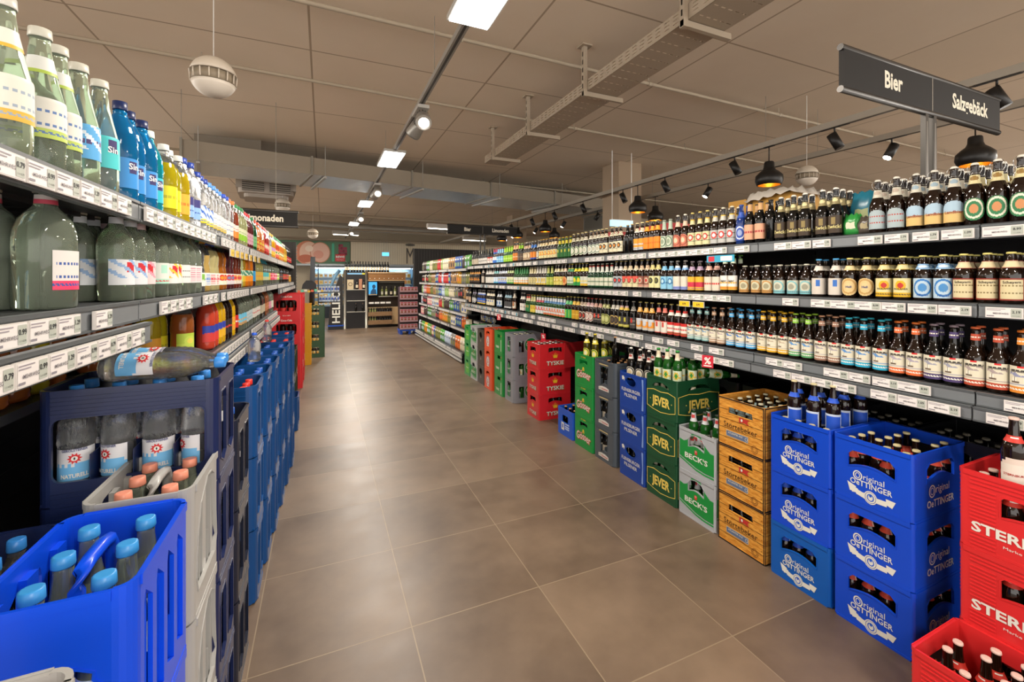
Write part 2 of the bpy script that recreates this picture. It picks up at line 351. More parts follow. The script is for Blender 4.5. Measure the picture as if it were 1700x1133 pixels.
# variant: shape, body, cap, style, colours, neck, fill, liquid, description, extra
def NK(style, *c, z=None): return (z or (.168, .205), style) + c
BR = 'long'
V = {
 'mbg': ('swing', BROWN, 'd8d4c8', 'oD', ['2f7a4c', 'e8e2cc', 'c98b5a', 'e8e2cc'], NK('d', 'cfc596', '8a6a2c'), 'swing-top bottle with round green portrait label', {'half': 1.1}),
 'lbi': ('swing', BROWN, 'd8d4c8', 'Ah', ['a9c4d6', 'd9b874', '9a2d22'], NK('d', 'c8c4b4', '8fa4b0'), 'swing-top bottle with arched sky blue and wheat label', {'txt': [('Landbier', .017, .055, '8c2a20')]}),
 'beu': ('swing', BROWN, 'd8d4c8', 'Ax', ['a5b4b8', 'cfc5b4', 'b03a2c'], NK('d', 'c8c4b4', 'b0a090'), 'swing-top bottle with arched grey blue label', {}),
 'zwi': ('swing', BLK, 'e4e0d4', 'q', ['3c2e20', '8a7848', 'd8c88a'], NK('d', '8c8058', 'd8cc98'), 'black swing-top bottle with gold lettered brown label', {'txt': [('Zwickl', .026, .042, 'd8cc8a')]}),
 'plb': ('long', BLK, '1a1816', None, [], None, 'plain black bottle without any label', {}),
 'krf': ('long', BLK, '1a1816', 'k', ['d8a080', 'a33038'], NK('p', 'c79a68', z=(.20, .245)), 'black bottle with kraft neck tag and pink label', {}),
 'blc': ('long', M('16306e', .1), '23479a', 'D', ['2347a0', 'd8dce4', '8fa0c8'], NK('p', '2a4fa8'), 'blue bottle with white emblem', {}),
 'sil': ('swing', BROWN, 'd8d0b8', 'xd', ['b4b4b0', 'c43a34', 'e0e0dc', '3a3a3a'], NK('t', 'bcbab0', 'd4b040', 'd4b040'), 'swing-top bottle with silver label', {'sc': 1.0}),
 'ert': ('swing', BROWN, 'd8c070', 'xd', ['cfc99a', 'b83a34', 'e8e4c8', '3a3a3a'], NK('t', 'c8c090', 'd4b040', 'd8a830'), 'swing-top bottle with pale yellow label', {}),
 'sal': ('swing', BROWN, 'e0d8c8', 'AD', ['c8765a', '9a4a3c', 'e0c0a0'], NK('p', 'd8b8a0'), 'swing-top bottle with salmon arched label', {}),
 'gwn': ('slim', BROWN, 'a8b0a0', 'D', ['c4ccb8', '5a7a5c', '8a9a80'], NK('p', 'a8b8a4', z=(.16, .225)), 'slim bottle with pale green label and neck wrap', {}),
 'org': ('long', BROWN, 'e8b040', 'k', ['e8871e', 'd06a10', '7a3a10'], NK('w', 'e8932a', 'e8b040'), 'brown bottle with plain orange label', {}),
 'ors': ('long', BROWN, 'e8d8a0', 'bk', ['e89a2c', 'c8d0d4', '6a3a10'], NK('w', 'd8d8d4', 'e8b040'), 'brown bottle with orange and silver label', {}),
 'blk': ('long', BLK, 'c8b070', None, [], None, 'black bottle turned so no label shows', {}),
 'crb': ('long', BROWN, 'd8c890', 'dx', ['e0d8b8', '2c2a28', 'd88a30', '8a8270'], NK('w', 'e4dcc0', '6a5038'), 'brown bottle with cream label and black orange portrait', {}),
 'wrg': ('long', BROWN, 'd8c890', 'oD', ['e4e4d8', '6a8a6c', 'c8c8b0'], NK('w', 'e0dcc8', '7a6a50'), 'brown bottle with round white ringed label', {}),
 'cro': ('long', BROWN, 'd8c890', 'oD', ['dcdcc4', '4a7a50', 'e0e0d0'], NK('w', 'd8d4b8', '7a6a50'), 'brown bottle with oval green ringed label', {}),
 'grn': ('slim', GREEN, 'e0c020', 'q', ['206a28', 'c8c040', '1a5a20'], NK('p', 'd8c83a', z=(.165, .2)), 'green bottle with yellow cap and small label', {}),
 'cye': ('long', BROWN, 'd8a840', 'dk', ['e4dca8', 'e08a28', 'f0d870', '9a6a28'], NK('w', 'e8e0b8', 'd8a030'), 'brown bottle with cream label and orange blossom', {}),
 'wbr': ('long', BROWN, 'c8c0a8', 'oD', ['e0dccc', '30302c', 'c8c4b4'], NK('w', 'd8d0c0', '404040'), 'brown bottle with black ringed round label', {}),
 'orb': ('long', BROWN, 'c0b8a0', 'b', ['e08420', '3a58b0', 'f0e8d0'], NK('p', '3c78c8'), 'brown bottle with orange label over blue band', {}),
 'bei': ('long', BROWN, 'b8a890', 'Dx', ['d4bc98', '8a7458', 'e0d0b4', '7a6448'], NK('p', 'ccb090'), 'brown bottle with beige label', {}),
 'lmn': ('long', BLK, '9ac030', 'k', ['5a4a3c', '8a7a68', '3a2c20'], NK('p', '9ad030', z=(.18, .225)), 'dark bottle with lime green neck wrap', {}),
 'brt': ('long', BROWN, 'c88a48', 'k', ['c87828', 'e8d0a8', '8a4818'], NK('p', 'd0a070', z=(.16, .21)), 'brown bottle with copper label and neck wrap', {'sc': 1.12}),
 'lim': ('slim', GREEN, '9ad030', 'k', ['9acc38', 'd8f0a0', '4a8018'], NK('p', 'a8dc3c', z=(.16, .22)), 'small bottle with lime green label', {}),
 'lbl': ('slim', BROWN, 'd04040', 'k', ['7ab8e0', 'd8e8f4', '2860a0'], NK('p', '8ec4e8', z=(.16, .22)), 'small bottle with light blue label', {}),
 'bwh': ('slim', BROWN, 'c83048', 'h', ['e0e8f0', '2a6ec8', '2a6ec8'], NK('h', 'c03060', '3070c8', z=(.16, .22)), 'small bottle with blue and white label', {}),
 'wrd': ('long', BLK, '302828', 'tk', ['e4dcd4', 'a83028', 'c84030'], None, 'dark bottle with white and red label', {}),
 'bwb': ('long', BLK, '302828', 'xk', ['dcd8d0', '282828', '282828'], None, 'dark bottle with black and white label', {}),
 'drk': ('long', BLK, '3a3028', 'x', ['c8bca4', '5a4a38'], None, 'dark bottle with sand coloured label', {}),
 'sch': ('stub', BROWN, 'd8cc78', 'fx', ['d8caa0', '8a3024', '8a7850'], NK('f', 'dccda4', '8a3a2c', z=(.138, .168)), 'stubby bottle with cream label framed in maroon', {'txt': [('Scheyern', .014, .078, '3c342a')]}),
 'hel': ('stub', BROWN, 'd8cc78', 'D', ['b8d0e0', '2e78c0', '4a8cc8', '2a60a8'], NK('D', 'a8c8e0', '3a80c4', 'd8e4ec', z=(.138, .162)), 'stubby bottle with blue and white picture label', {'txt': [('HELLES', .012, .02, '1e58a8')]}),
 'pau': ('stub', BROWN, 'd8cc78', 'bd', ['e0d49a', 'e0b020', 'c03830', '3a3a30'], NK('f', 'd8cc98', 'c8a840', z=(.138, .162)), 'stubby bottle with cream label and yellow band', {'txt': [('PAULANER', .011, .045, '4a4030')]}),
 'rnd': ('stub', BROWN, 'd8cc78', 'oD', ['dcc088', 'c09858', 'dcc490', '3a4a80'], NK('f', 'd8c898', 'b89858', z=(.138, .162)), 'stubby bottle with round tan label', {'txt': [('Hell', .015, .05, '2c3c78')]}),
 'figu': ('stub', BROWN, '4aa0d8', 'q', ['d4ccc0', '3a70c0', '3a70c0'], NK('f', 'd8d0c4', '9a948a', z=(.138, .165)), 'stubby bottle with grey label and blue figure', {}),
 'gbl': ('stub', BROWN, 'd8d4c0', 'bD', ['ccccb8', '78b8c0', '9a9a88', '5a6a68'], None, 'squat brown bottle with cream label and pale blue band', {'sc': .88}),
 'gor': ('stub', BROWN, 'd8d4c0', 'bD', ['ccc8a8', 'c08a48', '9a9478', '6a5a38'], None, 'squat brown bottle with cream label and tan band', {'sc': .88}),
 'alb': ('long', BROWN, '6aa840', 'bk', ['e8e4dc', 'e0a838', 'd06030'], NK('t', 'd8e4c8', '80b840', '80b840', z=(.195, .228)), 'tall brown bottle with white label and amber foot', {'txt': [('lager', .02, .075, '303030')]}),
 'tch': ('stub', BROWN, 'c8b8a8', 'k', ['dcd0bc', 'c83030', 'c83030'], NK('p', 'd8a898', z=(.14, .165)), 'stubby bottle with cream label and red script', {'sc': 1.1}),
 'tcp': ('stub', BROWN, 'b8a8b8', 'bT', ['c83048', 'e8b030', '8a4090'], NK('p', 'a890a8', z=(.14, .165)), 'stubby bottle with purple and red label', {'sc': 1.1}),
 'cbb': ('stub', BROWN, 'd8d0c8', 'b', ['dcd4c4', '8a98d0', '5a68a8'], NK('h', 'd8dcdc', '78a8dc', z=(.14, .168)), 'brown bottle with cream label and lilac band', {'sc': 1.14}),
 'lbb': ('stub', BROWN, 'c8d4dc', 'dk', ['88c0dc', '3a78a8', 'b8dce8'], NK('p', '7ab4d4', z=(.14, .168)), 'brown bottle with light blue label', {'sc': 1.14}),
 'cyr': ('long', BROWN, 'd8c078', 'd', ['dcd8a0', '303028', '6a6838'], NK('D', 'dcd090', 'b8a860', 'c8b870'), 'brown bottle with pale yellow label and dark disc', {}),
 'rbr': ('long', BROWN, 'd8c078', 'db', ['8a5040', 'c8b098', 'c03830'], NK('w', 'd8c0a0', 'a07850'), 'brown bottle with reddish brown label', {}),
 'crr': ('long', BROWN, 'd8c890', 'dtx', ['dcd0a8', '8a3434', 'e05848', '88a860'], NK('w', 'd8ccb0', 'a8844c'), 'brown bottle with cream label and red disc', {}),
 'slr': ('long', BROWN, 'e0c878', 'dx', ['b0b8bc', '384050', 'd84838', '585c60'], NK('w', 'dcd8d0', 'a0a0a0'), 'brown bottle with silver grey label and red disc', {}),
 'hnk': ('slim', M('163a26', .06, 0, .2), 'd8d8c8', 'fk', ['d8d8c4', '2c6a40', '5a7a60'], NK('t', 'd8dcd0', 'c03830', 'c03830', z=(.155, .22)), 'green bottle with white label and red edged neck wrap', {}),
 'lem': ('long', BROWN, 'e0c860', 'bk', ['d8dccc', 'e8d440', 'd84840'], NK('w', 'e8e070', 'e8d040'), 'brown bottle with white label and lemon foot', {}),
 'gye': ('long', BROWN, 'e0d030', 'kd', ['2c9a48', 'e8d828', 'e8d828'], NK('t', 'e8d430', '2c8a48', '3a9a50'), 'brown bottle with green and yellow label', {}),
 'wgr': ('long', BROWN, 'e0d030', 'kb', ['d4dccc', '70a068', '5a8a50'], NK('t', '4a9a68', 'e8d430', 'e8d430'), 'brown bottle with white green label and teal neck', {}),
 'ora': ('long', BROWN, 'c8c0a0', 'oD', ['e0884c', 'e8c078', 'd06830'], NK('w', 'e8e0d0', 'e89050'), 'brown bottle with round orange label', {}),
 'yel': ('long', BROWN, 'c8c0a0', 'dk', ['e8dc78', 'd0b040', 'f0e8b0', 'a88830'], NK('w', 'e8e4c8', 'd8b840'), 'brown bottle with butter yellow label', {}),
 'lmg': ('slim', GREEN, 'c8cc80', 'k', ['c0cc50', 'e0e090', '7a8a28'], NK('p', 'c8cc78', z=(.155, .22)), 'green bottle with olive yellow label', {}),
 'why': ('slim', BROWN, 'd8d4c8', 'bd', ['e0e0d4', 'e8c850', 'c8b058'], NK('p', 'dcd8cc', z=(.155, .22)), 'slim bottle with white label and yellow foot', {}),
 'wcr': ('slim', BROWN, 'd8c8a0', 'D', ['d8cc98', 'a8a068', 'c8b878'], NK('w', 'e4dcb8', 'c0a860', z=(.155, .22)), 'slim bottle with ivory label', {}),
 'gwl': ('slim', GREEN, '60a850', 'bk', ['dce0d8', 'e8a030', 'a84838'], NK('p', '3a8048', z=(.155, .22)), 'green bottle with white label and orange foot', {}),
 'wgb': ('long', BROWN, 'd8d4a0', 'kb', ['d8dcb0', '58a048', '305028'], NK('p', 'b8c890'), 'dark bottle with pale green striped label', {}),
 'wbl': ('long', BLK, '6a84a8', 'db', ['d4dce8', '3868c0', 'e8d450'], NK('w', 'e4e8ec', '6888b8'), 'dark bottle with white blue and yellow label', {}),
 'tea': ('long', BLK, '48b0b0', 'b', ['c8d8e8', '48a8d0', '48a8d0'], NK('p', '88c8c8'), 'dark bottle with white and aqua label', {}),
 'wht': ('long', BLK, 'c8c8c0', 'x', ['d8d8d0', '787870'], NK('p', 'd8d4cc', z=(.16, .22)), 'dark bottle with grey white label', {}),
 'bbe': ('long', BROWN, '282420', 'x', ['c8bcac', '887868'], NK('p', 'c8b8a8'), 'broad dark bottle with beige label', {'sc': 1.1}),
 'ydk': ('long', BLK, '4a3830', 'dk', ['3a2c28', 'e0a838', 'c83828'], NK('p', 'd89848'), 'dark bottle with yellow and red label', {}),
 'rwg': ('long', BROWN, 'd8c878', 'bkt', ['e0e0d4', 'c82c28', 'c82c28', '287a40'], NK('T', 'e4dcd0', 'c8342c', z=(.165, .205)), 'brown bottle with red white and green label', {}),
 'wrr': ('long', BROWN, 'd8c878', 'fq', ['dcd8cc', 'c85048', 'a88878'], NK('p', 'd87868', z=(.18, .215)), 'brown bottle with white label edged in red', {}),
 'oss': ('long', BROWN, 'd8c878', 'bdt', ['e0922c', 'b8bcc0', 'c8ccd0', 'e8c068'], NK('w', 'e0a040', 'e8d0a0'), 'brown bottle with orange label and silver foot', {}),
 'bks': ('long', BLK, 'a8a498', 'xq', ['403c3a', 'c03830', 'a8a498'], NK('w', '8c8880', '3a3836'), 'black bottle with dark silver label', {}),
 'bky': ('long', BLK, 'c8c0b0', 'bq', ['383430', 'b8b040', 'd0c890'], NK('T', 'c8a840', 'b89898'), 'black bottle with black label and yellow foot', {}),
 'bkg': ('long', BLK, 'c8c0b0', 'D', ['34302c', 'b89a58', '58483c'], NK('p', 'b8b4a8'), 'black bottle with gold ringed label', {}),
 'bkl': ('long', BLK, 'a8a888', 'oD', ['b0b468', '585c30', 'c8cc90'], NK('D', 'a8a86c', '3a3a28', 'c8c890'), 'black bottle with round lime label', {}),
 'bkr': ('long', BLK, 'c86850', 'xq', ['34302e', 'd84838', 'b8b4a0'], NK('p', 'b89080'), 'black bottle with dark label and red marks', {}),
 'brc': ('long', BROWN, 'd03430', 'oD', ['d8d0c4', '8a3434', 'c8a8a0'], NK('w', 'd0b8b4', 'a85858'), 'brown bottle with red cap and round label', {}),
 'bk2': ('long', BROWN, 'd8c890', 'oD', ['38302c', 'c8c0b0', 'b84030'], NK('w', 'c8b8a0', '7a5a48'), 'brown bottle with round black label', {}),
 'yeg': ('long', BROWN, 'd8c050', 'k', ['c89a28', 'e0c058', '7a5a18'], NK('w', 'd8a838', 'e8d070'), 'brown bottle with mustard label', {}),
 'ygr': ('long', BROWN, 'd8c050', 'v', ['38a850', 'c8d848', '1a6a30'], NK('w', '48b068', 'a8d8a0'), 'brown bottle with bright green label', {}),
 'gww': ('slim', GREEN, 'd8b040', 'bqk', ['d8dcdc', 'd8784c', 'c84838'], NK('h', 'd8dce0', '5888b8', z=(.155, .215)), 'green bottle with white label and red crest', {}),
 'wr2': ('slim', GREEN, 'd8b040', 'qk', ['dce0e0', 'd8504c', 'c84838'], NK('h', 'e0dcd8', 'c85868', z=(.155, .215)), 'green bottle with pale label and pink crest', {}),
 'yll': ('slim', GREEN, 'd8c850', 'qk', ['e0cc58', 'c8a030', 'a88828'], NK('p', 'd8d098', z=(.155, .215)), 'green bottle with yellow label', {}),
 'gro': ('slim', GREEN, 'c85040', 'v', ['2c7a48', 'e89840', 'e8e0d0'], NK('T', 'd8d0b0', 'c84840', z=(.155, .215)), 'green bottle with green orange label', {}),
 'wsw': ('long', BLK, 'e0dcd4', 'k', ['e0dcd4', '989088', '989088'], NK('p', 'dcd8d0'), 'black bottle with plain white label', {}),
 'bwt': ('long', BROWN, 'c8bca8', 'fd', ['e0dccc', '8a5a40', 'c88858'], NK('p', 'c0b8a8', z=(.16, .22)), 'large brown bottle with framed white label', {'sc': 1.08}),
 'bkt': ('long', BLK, '485860', 'xb', ['48484a', 'c8ccd0', '98a8b0'], NK('p', '88a8b8'), 'black bottle with charcoal label', {}),
 'wb2': ('long', BLK, '585c60', 'db', ['d4dce0', '6888b0', '3a5a98'], NK('w', 'dce0e0', '90a8c0'), 'black bottle with white and blue label', {}),
 'crl': ('long', BLK, 'd8c8a8', 'q', ['e0d8b8', '4a70c0', 'b89850'], NK('p', 'e0d8c0'), 'black bottle with cream label', {}),
 'bly': ('long', BROWN, 'c8c8c8', 'bk', ['3868c8', 'e0c030', 'e0e4e8'], NK('h', 'e0e4ec', '3a68c8'), 'brown bottle with royal blue and yellow label', {}),
 'bkw': ('long', BLK, '303038', 'oD', ['e0e0dc', '404048', 'e0e0dc'], NK('h', '9a94a8', '383440'), 'black bottle with round black and white label', {}),
 'bej': ('long', BLK, '302c28', 'p', ['c8a888', 'a88868'], NK('h', 'c8c0a8', '403830'), 'black bottle with tan square label', {}),
}
for k_, cap_, bc, c2, nm in (('s_or', 'e07a2c', 'e08a30', '8c90b0', 'amber'), ('s_rd', 'd8683c', 'b84a30', 'a89a98', 'brick red'), ('s_pu', '8a7a84', '4a3c6c', '9a9cac', 'purple'), ('s_og', 'd8702c', 'e06a34', 'a8a0b0', 'orange'),
        ('s_cy', '38b4c8', '28a8cc', '5a90cc', 'cyan'), ('s_br', 'c09070', '9c7460', 'a8a0a8', 'cocoa'), ('s_gr', '9ac83c', '5aa068', '5a94cc', 'green'), ('s_ye', 'e0b020', 'e0ac28', 'b8a890', 'yellow'),
        ('s_bl', '40a0dc', '4aa4dc', '4a80c8', 'sky blue'), ('s_be', 'c89878', 'a88468', 'b0a0a0', 'sand'), ('s_te', '70a8a8', '78a8a8', '6a98c0', 'teal')):
    V[k_] = ('ale', BROWN if k_ not in ('s_pu',) else BLK, cap_, 'bs', ['dcd6c0', bc, c2, 'f0ece0'], NK('k', bc if k_ not in ('s_gr',) else '88c040', 'e8e0d0', z=(.196, .222)), f'ship label ale bottle with {nm} band', {'txt': [('St\u00f6rtebeker', .0125, .093, '4a4440')]})
def LQ(h, t=.35): return M(h, .08, 0, t, 1.33)
CW = M('e4e8e6', .05, 0, .95, 1.2)
V.update({
 'gly': ('tallglass', GLIN, 'c8c8c0', 'bx', ['e0dcd0', 'e0b040', '9aa8b8'], NK('b', 'e0dcd0', 'e0b040', z=(.2, .235)), 'tall glass water bottle with yellow striped label', {}),
 'glg': ('tallglass', GLIN, 'c8c8bc', 'bx', ['dcdcd4', 'b8cc60', '5a7ab0'], NK('b', 'd8dcd8', 'a8c050', z=(.2, .235)), 'tall glass water bottle with green striped label', {}),
 'gls': ('tallglass', GLIN, 'c8c8bc', 'wk', ['58a8e0', '4a3c70', 'd8e8f4'], None, 'clear glass water bottle with blue label', {}),
 'glt': ('tallglass', GLIN, 'c8c8bc', 'q', ['48c4c8', '3c3468', 'e0e8e8'], None, 'clear glass water bottle with turquoise label', {'txt': [('Sin', .022, .11, 'e8ecec')]}),
 'pbl': ('pet', DBLUE, '182858', 'q', ['3890d8', '3c3468', 'd8e8f4'], None, 'bright blue plastic water bottle with blue label', {'sc': 1.07, 'txt': [('Sin', .022, .09, 'e8ecec')]}),
 'ptl': ('pet', TEAL, 'c8dcd8', 'q', ['30b8c8', '3c3468', 'd8e8f4'], None, 'teal plastic water bottle with turquoise label', {'sc': 1.04, 'txt': [('Sin', .022, .09, 'e8ecec')]}),
 'pye': ('pet', CW, 'd8dcd8', 'k', ['e4d820', 'b8b020', '8a8a18'], None, 'plastic lemon drink bottle with yellow label', {'liquid': LQ('b8a818'), 'fill': .2}),
 'pyo': ('pet', CW, 'd8dcd8', 'k', ['eca838', 'e07828', 'e05820'], None, 'plastic lemon drink bottle with orange label', {'liquid': LQ('b8a018'), 'fill': .2}),
 'pcb': ('pet', PET, '1c3c98', 'Tx', ['88b0e0', '3c3c78', '2848a0'], None, 'clear plastic water bottle with navy label', {'sc': 1.06}),
 'pcy': ('pet', PET, '1c3c98', 'bw', ['c8d8e8', 'e0cc30', '3868c0'], None, 'clear plastic water bottle with blue and yellow label', {}),
 'pwl': ('pet', PET, '4888d0', 'bx', ['dcdcd8', 'd8b848', '8898b0'], None, 'clear plastic bottle with white label and gold foot', {}),
 'pwh': ('pet', PET, '2048b8', 'x', ['dcdcd8', '98a0b8', '5868a8'], None, 'clear plastic bottle with white label', {}),
 'por': ('pet', CW, 'e87838', 'hx', ['dcd8d0', 'e88838', 'c84c20'], None, 'orange drink bottle with white and orange label', {'liquid': LQ('8a3c28'), 'fill': .2}),
 'plm': ('pet', CW, '2c8a48', 'hx', ['d8dcb8', '90c838', '58901c'], None, 'pale lemonade bottle with lime label', {'liquid': LQ('c8cc90', .6), 'fill': .2}),
 'ppk': ('pet', CW, 'd83038', 'x', ['d8a8b8', '8a3858', 'a84868'], None, 'dark red drink bottle with pink label', {'liquid': LQ('6a1420'), 'fill': .22}),
 'pgn': ('pet', CW, '28884a', 'x', ['80c888', '287a3c', '287a3c'], None, 'dark green drink bottle with mint label', {'liquid': LQ('145a28'), 'fill': .22}),
 'poy': ('pet', CW, 'e05030', 'kd', ['e8a048', 'd85828', 'e8d048'], None, 'orange juice bottle with orange label', {'liquid': LQ('e07020'), 'fill': .22}),
 'prd': ('pet', CW, 'd82c2c', 'kd', ['c83430', 'e09090', 'd8d8c8'], None, 'red drink bottle with red label', {'liquid': LQ('b82420'), 'fill': .22}),
 'pcl': ('pet', PET, 'c8ccc8', 'x', ['c8ccb0', '889068'], None, 'clear drink bottle with pale green label', {}),
 'pyp': ('pet', CW, 'd8a828', 'hk', ['b888b8', 'e0b030', '784088'], None, 'yellow drink bottle with violet label', {'liquid': LQ('e0a818'), 'fill': .22}),
 'pro': ('pet', CW, '288a4c', 'dk', ['e06048', 'e8c8a0', '388048'], None, 'red orange drink bottle with coral label', {'liquid': LQ('d85830'), 'fill': .22}),
 'pog': ('pet', CW, '38985c', 'dk', ['e8923c', '388048', 'e8e0c0'], None, 'orange drink bottle with orange slice label', {'liquid': LQ('e88820'), 'fill': .22}),
 'pcd': ('pet', CW, 'd8d4c0', 'k', ['d8b83c', 'b89028', '4868a8'], None, 'golden drink bottle with yellow label', {'liquid': LQ('d8a828'), 'fill': .22}),
 'pco': ('pet', CW, '201818', 'k', ['c82420', 'e8e0d8', 'e8e0d8'], None, 'cola bottle with red label on water shelf', {'liquid': LQ('1c0c08', .05), 'fill': .24}),
 'big': ('bigglass', GLIN, 'b0a898', 'bx', ['e0dcd8', 'e04068', '3858a0'], NK('h', 'd0c8c4', 'c8485c', z=(.214, .232)), 'broad glass bottle with white label and pink foot', {'half': .62}),
 'rew': ('glass', GLIN, 'b0a898', 'qw', ['d8dce0', 'c83038', '90b0d8'], NK('p', 'd4d8dc', z=(.214, .232)), 'glass water bottle with pale blue label', {}),
 'rwp': ('glass', GLIN, 'b0a898', 'qw', ['dccccc', 'c83038', 'd898a8'], NK('p', 'd8bcbc', z=(.214, .232)), 'glass water bottle with pale pink label', {}),
 'rwt': ('glass', GLIN, 'b0a898', 'qb', ['d8dcd4', 'a8d8c4', 'c83038'], None, 'glass water bottle with mint label', {}),
 'rwy': ('glass', GLIN, 'b0a898', 'qw', ['dcdcd8', 'c83038', 'e0c048'], None, 'glass water bottle with white and yellow label', {}),
 'gwh': ('glass', GLIN, 'b8b0a0', 'x', ['dcdcd8', '686868'], None, 'glass bottle with narrow white label', {'half': .7}),
 'gwp': ('glass', GLIN, 'b8b0a0', 'v', ['dcd4d4', 'c88898', 'b87888'], None, 'glass bottle with pink lettered label', {}),
 'wvg': ('wave', PET, '30804c', 'qk', ['dcdcd4', '78b048', '4868b0'], None, 'clear wavy bottle with green cap', {}),
 'wvy': ('wave', CW, 'e0a018', 'vk', ['d8d8d0', '688cc8', '28388a'], None, 'wavy bottle with golden yellow cap', {'liquid': LQ('c8a860'), 'fill': .17}),
 'wvb': ('wave', CW, '1848b0', 'vk', ['d8d8d0', 'c84858', '3858a8'], None, 'wavy lemonade bottle with blue cap', {'liquid': LQ('d8cc90', .5), 'fill': .2}),
 'wvo': ('wave', CW, '487848', 'qd', ['dcdcc8', 'c83830', 'e09030', '4c9848'], None, 'wavy orange drink bottle with fruit label', {'liquid': LQ('b0641c'), 'fill': .2}),
 'wvd': ('wave', CW, '4a2c2c', 'qd', ['d0ccd0', 'c03040', '787ca0'], None, 'wavy dark berry drink bottle', {'liquid': LQ('4a1c20', .1), 'fill': .21}),
 'wvr': ('wave', CW, 'c8901c', 'dq', ['dcd4c8', 'e09848', 'c83848'], None, 'wavy brown red drink bottle with amber cap', {'liquid': LQ('702818', .2), 'fill': .2}),
 'vil': ('pet', CW, '48a88c', 'hw', ['488c70', 'c8d878', 'd8e0c8'], None, 'pale drink bottle with teal cap and green label', {'liquid': LQ('d0d490', .4), 'fill': .21}),
 'viy': ('pet', CW, '48a88c', 'hw', ['488c70', 'e0b838', 'd8e0c8'], None, 'yellow drink bottle with teal cap and green label', {'liquid': LQ('dcb01c'), 'fill': .21}),
 'vio': ('pet', CW, '48a88c', 'hw', ['388470', 'e89028', 'd8e0c8'], None, 'vivid orange drink bottle with green label', {'liquid': LQ('e88018'), 'fill': .21}),
 'vib': ('pet', CW, '2c70c8', 'hk', ['38a0d8', '2c90d0', 'e0d848'], None, 'dark drink bottle with sky blue label', {'liquid': LQ('28202c', .05), 'fill': .22}),
 'yel2': ('glass', GLIN, 'b8a040', 'k', ['d8b448', 'e08038', 'd05838'], NK('p', 'e0c430', z=(.195, .232)), 'glass bottle with yellow neck foil', {'liquid': LQ('b8b468', .5), 'fill': .19}),
 'tel': ('glass', GLIN, 'a8a898', 'h', ['50b4b8', 'c8cca0', '307880'], NK('p', '48b0c8', z=(.195, .232)), 'glass bottle with aqua neck foil', {}),
 'clm': ('glass', GLIN, 'b8b0a0', 'k', ['d8b840', 'b89838', '887028'], None, 'clear glass bottle with gold label', {}),
 'clr': ('glass', GLIN, 'a8a498', 'd', ['d84868', 'e0a8b0', 'c83048'], None, 'clear glass bottle with crimson label', {}),
 'clp': ('glass', GLIN, 'a8a498', 'd', ['d888a0', 'e0c0c8', 'c83048'], None, 'clear glass bottle with rose label', {}),
 'cly': ('glass', GLIN, 'a8a498', 'd', ['a8cc48', 'e0e0c0', '689028'], None, 'clear glass bottle with lime label', {}),
 'col': ('glass', BLK, '2c2420', 'k', ['484444', 'c03430', 'c8c0b8'], None, 'cola glass bottle with dark label', {}),
 'cor': ('glass', BLK, '2c2420', 'k', ['c04038', '4ca068', 'c8c0b8'], None, 'cola glass bottle with red green label', {}),
 'crd': ('glass', BROWN, '48342c', 'k', ['c86860', '5c302c', 'd8c8b8'], None, 'brown glass drink bottle with red label', {}),
 'tin': ('jar', M('d8a040', .3), 'd8c8a8', 'k', ['e0b040', 'c85c30', '7c5028'], None, 'small tin with yellow orange label', {}),
 'tio': ('jar', M('c8c0b0', .3), 'd8d0c0', 'k', ['d8ccb8', 'c86848', '6c6058'], None, 'small pale jar', {}),
 'tea1': ('pet', CW, '3c2c24', 'hd', ['a8c040', 'b8cc50', 'd8c858', '687c20'], None, 'amber iced tea bottle with apple green label', {'liquid': LQ('a05828', .4), 'fill': .19, 'sc': 1.06}),
 'red1': ('pet', CW, 'd02828', 'hk', ['2c3c98', 'c83c38', 'e0e0e0'], None, 'red drink bottle with navy label', {'liquid': LQ('d04a34'), 'fill': .22}),
 'yeb': ('pet', CW, '202048', 'hk', ['3040a0', 'd8a828', 'e0e0e0'], None, 'yellow drink bottle with navy label', {'liquid': LQ('e0b018'), 'fill': .22}),
 'cok': ('pet', CW, '201c1c', 'k', ['302828', 'd03830', 'd03830'], None, 'cola bottle with black label', {'liquid': LQ('1c0c08', .05), 'fill': .22}),
 'ye3': ('pet', CW, 'c82c28', 'k', ['e09838', 'e0c838', 'c85828'], None, 'bright yellow drink bottle with orange label', {'liquid': LQ('e8b818'), 'fill': .22}),
 'ck2': ('pet', CW, 'c82c28', 'k', ['c83028', 'e0d8d0', 'e0d8d0'], None, 'cola bottle with red cap and label', {'liquid': LQ('1c0c08', .05), 'fill': .22}),
 'cyb': ('glass', GLIN, '909890', 'kb', ['68b8d8', 'd8a048', '3c80a8'], None, 'clear bottle with light blue label on lowest drinks shelf', {}),
 'clg': ('glass', GLIN, '889088', 'x', ['b8c8cc', '788890'], None, 'clear bottle with grey blue label', {}),
 'cor3': ('glass', GLIN, '889080', 'k', ['d8d4cc', 'c83838', 'c83838'], None, 'clear bottle with white label and red script', {}),
 'cgl': ('glass', BROWN, '483c30', 'x', ['b8b098', '787058'], None, 'brown glass bottle with dull beige label', {}),
 'brn': ('glass', LQ('a05c38'), '887868', 'k', ['b07048', 'c89070', '804828'], None, 'copper coloured glass bottle', {}),
 'pnk': ('glass', GLIN, 'a8a098', 'k', ['c888a0', 'd8a8b8', '984868'], None, 'clear bottle with mauve label', {}),
 'clw': ('glass', GLIN, 'a8a898', 'x', ['c8ccb8', '889080'], None, 'clear bottle with sage label', {}),
 'rdy': ('glass', GLIN, 'a8a098', 'h', ['c84848', 'e8c838', 'e8e0c8'], None, 'clear bottle with red over yellow label', {}),
 'ywr': ('glass', GLIN, 'a8a098', 'w', ['e8cc38', 'd84048', 'e8e0c8'], None, 'clear bottle with yellow and red label', {}),
